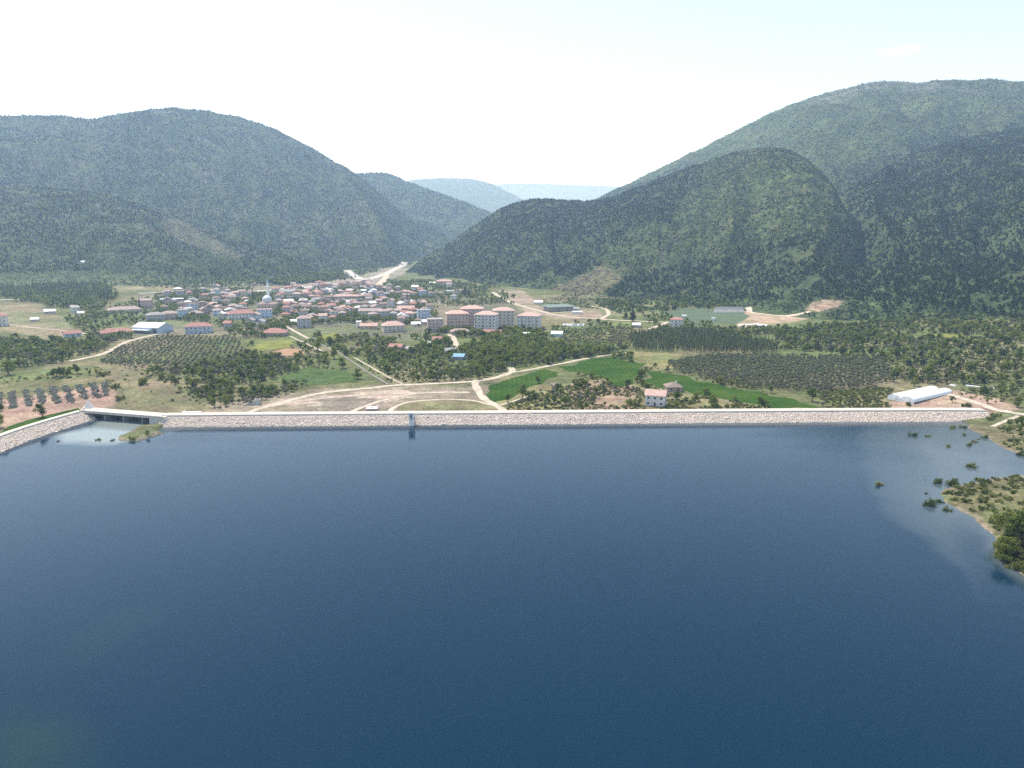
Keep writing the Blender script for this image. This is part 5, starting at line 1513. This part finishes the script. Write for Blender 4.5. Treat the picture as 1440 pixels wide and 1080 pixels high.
Z([(645, 492), (690, 478), (740, 478), (800, 490), (880, 494), (800, 507), (720, 520), (655, 526)], dict(leafy=3, olive=2), 5.4, 'in the dense grove below the apartment blocks', clump=.22, sc=(.8, 1.25))
Z([(640, 522), (720, 518), (700, 530), (640, 535)], dict(leafy=1, olive=2), 6.5, 'along the dirt road at the grove edge', clump=.3)
Z([(600, 468), (680, 464), (745, 464), (745, 474), (680, 476), (600, 474)], dict(leafy=3), 7.5, 'in front of the apartment blocks', clump=.40, sc=(.7, 1.2))
Z([(680, 470), (760, 468), (770, 480), (690, 482)], dict(leafy=3, olive=1), 7, 'between the apartment blocks and the grove', clump=.3, sc=(.8, 1.2))
Z([(935, 512), (1000, 500), (1240, 503), (1262, 538), (1150, 552), (1050, 546), (965, 528)], dict(olive=1), 4.9, 'in the wide grey olive grove above the long green field', rows=20, jit=.2, keep=.94, sc=(.7, 1.12))
Z([(1100, 462), (1240, 452), (1440, 452), (1440, 560), (1340, 545), (1250, 535), (1240, 505), (1095, 492)], dict(leafy=2, olive=2.2, shrub=5, pine=.5), 4.6, 'in the scrubby plots under the pine slope', clump=.33, sc=(.5, 1.1))
Z([(990, 465), (1110, 462), (1095, 490), (1000, 480)], dict(leafy=2, olive=2, shrub=3), 5, 'between the pitch and the poplars', clump=.36, sc=(.65, 1.1))
Z([(886, 474), (930, 467), (1000, 468), (1090, 486), (1092, 498), (1000, 497), (890, 494)], dict(poplar=1), 3.4, 'in the dense poplar plantation', rows=8, jit=.18, keep=.86, sc=(.32, .52), fine=False)
Z([(778, 466), (892, 456), (886, 492), (800, 488)], dict(shrub=3, olive=.7), 3.6, 'in the pale green vineyard rows', rows=14, jit=.16, keep=.8, sc=(.6, 1.0))
Z([(700, 573), (730, 560), (790, 543), (860, 532), (905, 548), (905, 578), (720, 579)], dict(shrub=6, leafy=.35, olive=.6), 3.4, 'in the rough scrub behind the dam', clump=.40, sc=(.5, 1.15))
Z([(840, 526), (868, 543), (855, 548), (830, 536), (808, 527)], dict(leafy=1, shrub=2), 3.6, 'in the hedge below the green wheat field', keep=.8, sc=(.5, .8))
Z([(893, 540), (900, 526), (918, 512), (926, 512), (908, 528), (899, 541)], dict(leafy=1, shrub=2), 4, 'in the hedge climbing between the green fields', keep=.9, sc=(.5, .85))
Z([(862, 500), (888, 502), (890, 510), (865, 510)], dict(leafy=1, shrub=1), 4, 'in the thicket at the corner of the upper green field', sc=(.6, .9))
Z([(932, 524), (1000, 533), (1080, 550), (1080, 556), (1000, 540), (940, 530)], dict(shrub=3, leafy=.5), 4.5, 'along the top bank of the long green field', keep=.6, sc=(.5, 1.0))
Z([(930, 552), (1000, 560), (1090, 575), (1100, 579), (925, 579)], dict(shrub=7, leafy=.4), 3.0, 'in the rough ground between long field and dam crest', clump=.36, sc=(.5, 1.2))
Z([(905, 540), (930, 548), (930, 575), (900, 575)], dict(shrub=2, leafy=1), 5, 'around the white dam-side house', clump=.3, sc=(.5, .9))
Z([(1150, 552), (1262, 540), (1250, 576), (1160, 576)], dict(shrub=6, olive=.4), 3.0, 'on the dry bank before the greenhouse', clump=.36, sc=(.5, 1.1))
Z([(1330, 545), (1440, 556), (1440, 575), (1380, 565)], dict(shrub=4, leafy=.8), 5.5, 'beside the dirt road beyond the greenhouse', clump=.42, sc=(.5, 1.1))
Z([(1345, 595), (1440, 590), (1440, 640), (1410, 628), (1385, 608)], dict(shrub=4, leafy=.6), 4.6, 'on the grassy point above the inlet', clump=.42, sc=(.5, 1.25))
Z([(1405, 600), (1445, 592), (1445, 628), (1425, 625)], dict(leafy=1, shrub=1), 4.5, 'in the thicket above the inlet', keep=.8, sc=(.4, .62))
Z([(1335, 690), (1352, 684), (1400, 674), (1445, 670), (1445, 760), (1405, 755), (1372, 726), (1342, 706)], dict(shrub=1), 4.3, 'on the shrubby point in the lake', jit=.30, keep=.85, sc=(.6, 1.15), fine=False)
Z([(1398, 762), (1415, 752), (1445, 742), (1470, 800), (1450, 818), (1428, 806), (1408, 790)], dict(shrub=3, leafy=.35), 1.9, 'in the bright thicket at the lake shore', keep=.95, sc=(.7, 1.6), fine=False)
Z([(1335, 684), (1400, 670), (1400, 690), (1340, 700)], dict(shrub=1), 4.5, 'on the flooded rim of the shrubby point', keep=.5, sc=(.5, 1.1), fine=False)
Z([(140, 515), (240, 522), (270, 560), (240, 578), (140, 570), (150, 540)], dict(shrub=1), 8, 'dotted over the grass mound', keep=.35, sc=(.35, .9), fine=False)
Z([(0, 515), (140, 512), (150, 530), (0, 540)], dict(shrub=3, leafy=.3), 7, 'on the bank above the lavender plot', clump=.46, sc=(.5, 1.2))
Z([(0, 408), (150, 400), (165, 420), (100, 436), (0, 420)], dict(leafy=3, poplar=1), 9, 'in the tree belt at the back of the dry fields', clump=.34, sc=(.9, 1.35))
Z([(48, 415), (115, 410), (118, 402), (52, 404)], dict(poplar=1), 6, 'in the dark poplar stand under the foothill', keep=.85, sc=(.7, 1.0))
Z([(100, 432), (230, 420), (232, 455), (180, 455), (120, 470), (95, 455)], dict(leafy=3, olive=1, shrub=1), 9, 'among the scattered western houses', clump=.40, sc=(.6, 1.1))
Z([(220, 415), (350, 405), (360, 440), (300, 455), (235, 452)], dict(leafy=3, olive=1), 6.5, 'between the houses beyond the white warehouse', clump=.46, sc=(.6, 1.0))
Z([(355, 415), (520, 402), (610, 430), (620, 462), (520, 452), (390, 465)], dict(leafy=3, olive=1), 6.5, 'among the packed village roofs', clump=.42, sc=(.6, 1.05))
Z([(300, 450), (400, 452), (420, 472), (330, 478)], dict(leafy=3, olive=2), 7.5, 'in the gardens in front of the mosque', clump=.38, sc=(.6, 1.05))
Z([(130, 396), (340, 372), (480, 352), (560, 345), (570, 368), (500, 392), (400, 402), (260, 406), (150, 402)], dict(leafy=2.2, poplar=.4, scrub=3, shrub=3), 11, 'on the green flats under the round-topped mountain', clump=.36, sc=(.9, 1.5))
Z([(370, 398), (470, 380), (475, 394), (400, 402)], dict(pine=1, leafy=1), 8, 'in the dark stand beside the highway', keep=.9, sc=(.9, 1.3))
Z([(540, 396), (620, 395), (700, 405), (735, 430), (700, 430), (640, 430), (560, 418)], dict(leafy=2, olive=1, shrub=3), 6.5, 'in the terraces below the lone pink villa', clump=.42, sc=(.6, 1.1))
Z([(840, 425), (930, 418), (1060, 420), (1050, 432), (930, 440), (850, 440)], dict(leafy=2, pine=1, scrub=2), 8, 'at the foot of the scrubby knoll', clump=.38, sc=(.7, 1.1))
Z([(750, 428), (860, 400), (900, 430), (870, 440), (820, 432)], dict(scrub=2, shrub=2), 7, 'on the pale slope above the building site', clump=.42, sc=(.5, 1.0))
Z([(900, 445), (935, 442), (1000, 448), (1000, 466), (930, 468)], dict(leafy=2, shrub=2), 7, 'around the white three-storey house', clump=.4, sc=(.5, .9))
Z([(745, 462), (850, 452), (860, 460), (775, 480)], dict(shrub=3, leafy=1), 8, 'in the meadow by the white foundation walls', clump=.46, sc=(.5, 1.0))
Z([(436, 470), (452, 468), (575, 537), (556, 545)], dict(shrub=4, leafy=.6), 4.4, 'along the concrete canal', keep=.5, sc=(.5, 1.1))
# rows of lavender: strips running up the slope
rows = []
for (ax, ay), (bx, by) in zip([(-3, 553), (16, 551), (36, 549), (54, 547), (72, 544.5), (91, 543.5), (110, 541.5), (128, 539.5), (147, 539)],
                              [(0, 575), (20, 574), (41, 571), (61, 568), (82, 567.5), (101, 566), (119, 561), (137, 558.5), (149, 557)]):
    t0, t1 = place1(bx, by), place1(ax, ay)
    L_ = math.hypot(t1.x - t0.x, t1.y - t0.y)
    for i in range(int(L_ / 1.15)):
        f = i * 1.15 / L_
        for wv in (-1.05, 0, 1.05):
            if rng.uniform() < .22: continue
            rows.append((t0.x + (t1.x - t0.x) * f + wv + rng.normal(0, .38), t0.y + (t1.y - t0.y) * f + rng.normal(0, .7)))
rows = np.array(rows); zr = terrain(rows[:, 0], rows[:, 1]); rpx, rpy, _ = to_px(rows[:, 0], rows[:, 1], zr)
ok = (rpx < 163) & (rpx > -20) & clear(rows[:, 0], rows[:, 1])
for (x, y), z in zip(rows[ok], zr[ok]):
    allveg['lavender'].append((x, y, z, rng.uniform(0, 6.28), rng.uniform(.7, 1.6), int(rng.integers(0, 4)), 'in the lavender rows on reddish soil by the dam arm'))

# woods on the hills
def hill_points(h, gap):
    a = np.arctan2((np.array([-130, 1570]) - 720) / FPX, 1.0)
    az = np.linspace(max(a[0], h.az[0]), min(a[1], h.az[-1]), 60)
    D, H = h.ridge_at(az); B = np.interp(az, h.baz, h.bD)
    r0, r1 = B.min(), D.max() * 1.01
    n = int((az[-1] - az[0]) * (r1 ** 2 - r0 ** 2) / 2 / gap ** 2)
    az_ = rng.uniform(az[0], az[-1], n); r_ = np.sqrt(rng.uniform(r0 ** 2, r1 ** 2, n))
    x, y = r_ * np.sin(az_), r_ * np.cos(az_)
    t = h.tt(x, y); ok = (t > 0.0) & (t < 1.012); x, y = x[ok], y[ok]
    z = h.h(x, y); ok = z >= ground_h(x, y) - .1
    for g in HILLS:
        if g is not h: ok &= z >= g.h(x, y) - .1
    x, y, z = x[ok], y[ok], z[ok]
    px, py, _ = to_px(x, y, z)
    ok = (px > -120) & (px < 1560)
    return x[ok], y[ok], z[ok], px[ok], py[ok], h.tt(x[ok], y[ok])


WOOD = []
for nm, gap in (('right_flank', 3.6), ('right_foothill', 3.6), ('right_mountain', 5.8), ('left_foothill', 4.9), ('left_mountain', 6.8), ('left_spur', 9.5)):
    h = HN[nm]
    x, y, z, px, py, t = hill_points(h, gap)
    n1 = fbm(x / 60, y / 60, h.seed + 500, 4); u = rng.uniform(0, 1, x.size)
    if nm.startswith('right'):
        pw = pine_w(px, py)
        gap_ = fbm(x / 22, y / 22, h.seed + 510, 3)
        pine = pw & (gap_ > .30) & (u < .40 + .25 * (n1 - .35) * 3)
        pine |= ~pw & (u < .035) & (n1 > .45)
        scr = ~pine & (u > (.2 if nm != 'right_mountain' else .3)) & (gap_ > .33)
        bare = in_poly(px, py, [(735, 415), (800, 392), (850, 372), (880, 385), (850, 410), (870, 440), (800, 432)])
        scr &= ~(bare & (u < .8)); pine &= ~bare
        site = in_poly(px, py, [(1125, 440), (1142, 424), (1162, 419), (1190, 421), (1184, 436), (1150, 442)])
        scr &= ~site; pine &= ~site
    else:
        scar = in_poly(px, py, [(225, 312), (250, 308), (300, 335), (345, 362), (320, 366), (270, 345), (235, 330)]) & (n1 > .38) & (u < .72)
        pine = (u < .75 * sstep(.34, .6, n1)) & ~scar
        scr = ~pine & (u > .3) & ~scar
        if nm == 'left_foothill':
            fl = t < .16; scr &= ~(fl & (u < .75)); pine &= ~(fl & (u < .93))
    okc = np.ones(x.shape, bool)
    for p, w in TRACKS: okc &= dist_line(x, y, [tuple(q) for q in p[::6]]) > w + 2
    for a_, b_, r_ in FOOT: okc &= (x - a_) ** 2 + (y - b_) ** 2 > r_ ** 2
    pine &= okc; scr &= okc
    WOOD.append((nm, np.column_stack([x, y, z])[pine], np.column_stack([x, y, z])[scr], gap))
    print('wood', nm, pine.sum(), scr.sum())
WLAB = dict(right_flank='on the dark flank of the flat-topped mountain', right_foothill='on the scrubby knoll and its wooded ridge', right_mountain='on the upper slopes of the flat-topped mountain',
            left_foothill='on the dark foothill behind the village', left_mountain='on the round-topped hazy mountain', left_spur='on the hazy spur at the valley gap')
pine_rows = []
for nm, P, S, gap in WOOD:
    bs = (gap / 6.0)
    s = rng.uniform(.65, 1.15, len(P)) * (.62 if nm.startswith('right_f') else bs * .70)
    d = np.hypot(P[:, 0], P[:, 1]) / s
    if nm == 'right_flank':
        o = np.argsort(d)[:230]
    elif nm == 'right_foothill':
        o = np.argsort(d)[:60]
    else:
        o = np.array([], int)
    for i in o:
        pine_rows.append((*P[i], rng.uniform(0, 6.28), s[i], int(rng.integers(0, 4)), 'low in the wood ' + WLAB[nm]))
    m = np.ones(len(P), bool); m[o] = False
    scatter('pine_forest', P[m], rng.uniform(0, 6.28, m.sum()), s[m], rng.integers(0, NV, m.sum()), SOURCE['pine'], 'dark pine wood ' + WLAB[nm], sz=s[m] * rng.uniform(.8, 1.05, m.sum()))
    ss = rng.uniform(.6, 1.25, len(S)) * (.60 if nm.startswith('right_f') else bs * .74)
    scatter('scrub_vegetation', S, rng.uniform(0, 6.28, len(S)), ss, rng.integers(0, NV, len(S)), SOURCE['scrub'], 'grey-green scrub ' + WLAB[nm])
allveg['pine'] += pine_rows

ADJ = dict(olive='grey-green olive tree', leafy='green leafy tree', pine='dark pine', poplar='tall dark poplar', shrub='low rounded shrub', scrub='grey-green scrub bush', lavender='grey lavender bush', cypress='dark cypress')
for k, rowsk in allveg.items():
    if not rowsk: continue
    A_ = np.array([q[:6] for q in rowsk], float)
    px, py, dd = to_px(A_[:, 0], A_[:, 1], A_[:, 2])
    size = A_[:, 4] * HGT[k] / dd * FPX
    vis = (px > -5) & (px < 1445)
    order = np.argsort(-np.where(vis, size, 0))
    cap = {'leafy': 245, 'shrub': 230, 'pine': 285, 'poplar': 285, 'scrub': 0}.get(k, 295)
    n = 0
    ind = order[:cap]
    for i in ind:
        if not vis[i]: continue
        q = rowsk[i]
        plant(k, q[5], *q[:4], q[4], f"{ADJ[k]} {q[6]}", group=f"{ADJ[k]}s {q[6]}", parts=size[i] > 11)
    rest = order[cap:]
    if len(rest):
        scatter({'shrub': 'shrubbery', 'scrub': 'scrub_vegetation', 'lavender': 'lavender_vegetation'}.get(k, NAMES[k].replace('_tree', '') + '_woods'), A_[rest, :3], A_[rest, 3], A_[rest, 4], A_[rest, 5].astype(int), SOURCE[k],
                f"farther {ADJ[k].split(' ', 1)[1] if k != 'pine' else 'pine'} growth spread in many small dots over the valley floor")
    print('veg', k, len(rowsk), 'individuals', len(ind))


# ------------------------------------------------------------------ light, sky, air
SUN_AZ, SUN_EL = R(-42), R(60)        # azimuth from the view axis, to the right positive
wd = bpy.data.worlds.new('World'); scene.world = wd; wd.use_nodes = True
nt = wd.node_tree; nt.nodes.clear()
out = nt.nodes.new('ShaderNodeOutputWorld'); bg = nt.nodes.new('ShaderNodeBackground'); sky = nt.nodes.new('ShaderNodeTexSky')
sky.sky_type = 'NISHITA'; sky.sun_disc = False; sky.sun_elevation = SUN_EL; sky.sun_rotation = SUN_AZ
sky.altitude = 300; sky.air_density = 1.0; sky.dust_density = 0.35; sky.ozone_density = 1.0
bg.inputs['Strength'].default_value = 0.14
hs = nt.nodes.new('ShaderNodeHueSaturation'); hs.inputs['Saturation'].default_value = 0.84; nt.links.new(sky.outputs[0], hs.inputs['Color']); nt.links.new(hs.outputs['Color'], bg.inputs['Color']); nt.links.new(bg.outputs[0], out.inputs['Surface'])
sl = bpy.data.lights.new('sun', 'SUN'); so = bpy.data.objects.new('sun', sl); col.objects.link(so)
sl.energy = 3.9; sl.angle = R(0.53); sl.color = (1.0, 0.94, 0.84)
sd_ = Vector((math.sin(SUN_AZ) * math.cos(SUN_EL), math.cos(SUN_AZ) * math.cos(SUN_EL), math.sin(SUN_EL)))
so.rotation_euler = sd_.to_track_quat('Z', 'Y').to_euler(); so.location = (0, 0, 300)

mb = MB(); mb.box(-12000, 12000, -900, 19500, -12, 1100)
M_HAZE, nt, out = new_mat('haze_air')
vp = nt.nodes.new('ShaderNodeVolumePrincipled'); vp.inputs['Color'].default_value = (0.47, 0.69, 1.0, 1); vp.inputs['Density'].default_value = 1.4e-4; vp.inputs['Anisotropy'].default_value = 0.25; vp.inputs['Absorption Color'].default_value = (1, 1, 1, 1)
nt.links.new(vp.outputs[0], out.inputs['Volume'])
struct(link('haze', mb.mesh('haze', M_HAZE)), 'thin bluish air haze over the valley', 'stuff')

# one thin wisp of cloud, far off above the air layer
cdx, cdy, cdz = [float(q) for q in ray(1266, 72)]
k_ = 14000 / math.hypot(cdx, cdy)
mb = MB(); rr = random.Random(5)
mb.poly([(v[0] * 420, v[1] * 300, v[2] * 120) for v in ICO2_V], ICO2_F)
M_CLOUD, nt, out = new_mat('cloud_vapour')
tc = N(nt, 'ShaderNodeTexCoord'); mp = N(nt, 'ShaderNodeMapping'); mp.inputs['Scale'].default_value = (1 / 420, 1 / 300, 1 / 120); nt.links.new(tc.outputs['Object'], mp.inputs['Vector'])
ln = N(nt, 'ShaderNodeVectorMath', operation='LENGTH'); nt.links.new(mp.outputs[0], ln.inputs[0])
no = N(nt, 'ShaderNodeTexNoise'); no.inputs['Scale'].default_value = 0.006; no.inputs['Detail'].default_value = 5; nt.links.new(tc.outputs['Object'], no.inputs['Vector'])
m1 = N(nt, 'ShaderNodeMath', operation='MULTIPLY_ADD'); nt.links.new(ln.outputs['Value'], m1.inputs[0]); m1.inputs[1].default_value = -0.55; nt.links.new(no.outputs['Fac'], m1.inputs[2])
m2 = N(nt, 'ShaderNodeMapRange'); nt.links.new(m1.outputs[0], m2.inputs['Value']); m2.inputs['From Min'].default_value = 0.05; m2.inputs['From Max'].default_value = 0.4; m2.inputs['To Min'].default_value = 0; m2.inputs['To Max'].default_value = 0.006
vp = nt.nodes.new('ShaderNodeVolumePrincipled'); vp.inputs['Color'].default_value = (1, 1, 1, 1); nt.links.new(m2.outputs['Result'], vp.inputs['Density']); vp.inputs['Anisotropy'].default_value = 0.4
nt.links.new(vp.outputs[0], out.inputs['Volume'])
struct(link('clouds', mb.mesh('clouds', M_CLOUD), loc=(cdx * k_, cdy * k_, CAMH + cdz * k_)), 'small faint white cloud wisp above the flat-topped mountain', 'stuff')

scene.view_settings.view_transform = 'Standard'; scene.view_settings.look = 'None'; scene.view_settings.gamma = 1.0; scene.view_settings.exposure = 0.92
scene.render.engine = 'CYCLES'
cy = scene.cycles
cy.use_denoising = False; cy.max_bounces = 6; cy.diffuse_bounces = 3; cy.glossy_bounces = 2; cy.transmission_bounces = 2; cy.volume_bounces = 1; cy.transparent_max_bounces = 4
M_HAZE.cycles.volume_sampling = 'DISTANCE'; M_HAZE.cycles.homogeneous_volume = True
cy.sampling_pattern = 'BLUE_NOISE'; cy.use_adaptive_sampling = False; cy.caustics_reflective = False; cy.caustics_refractive = False
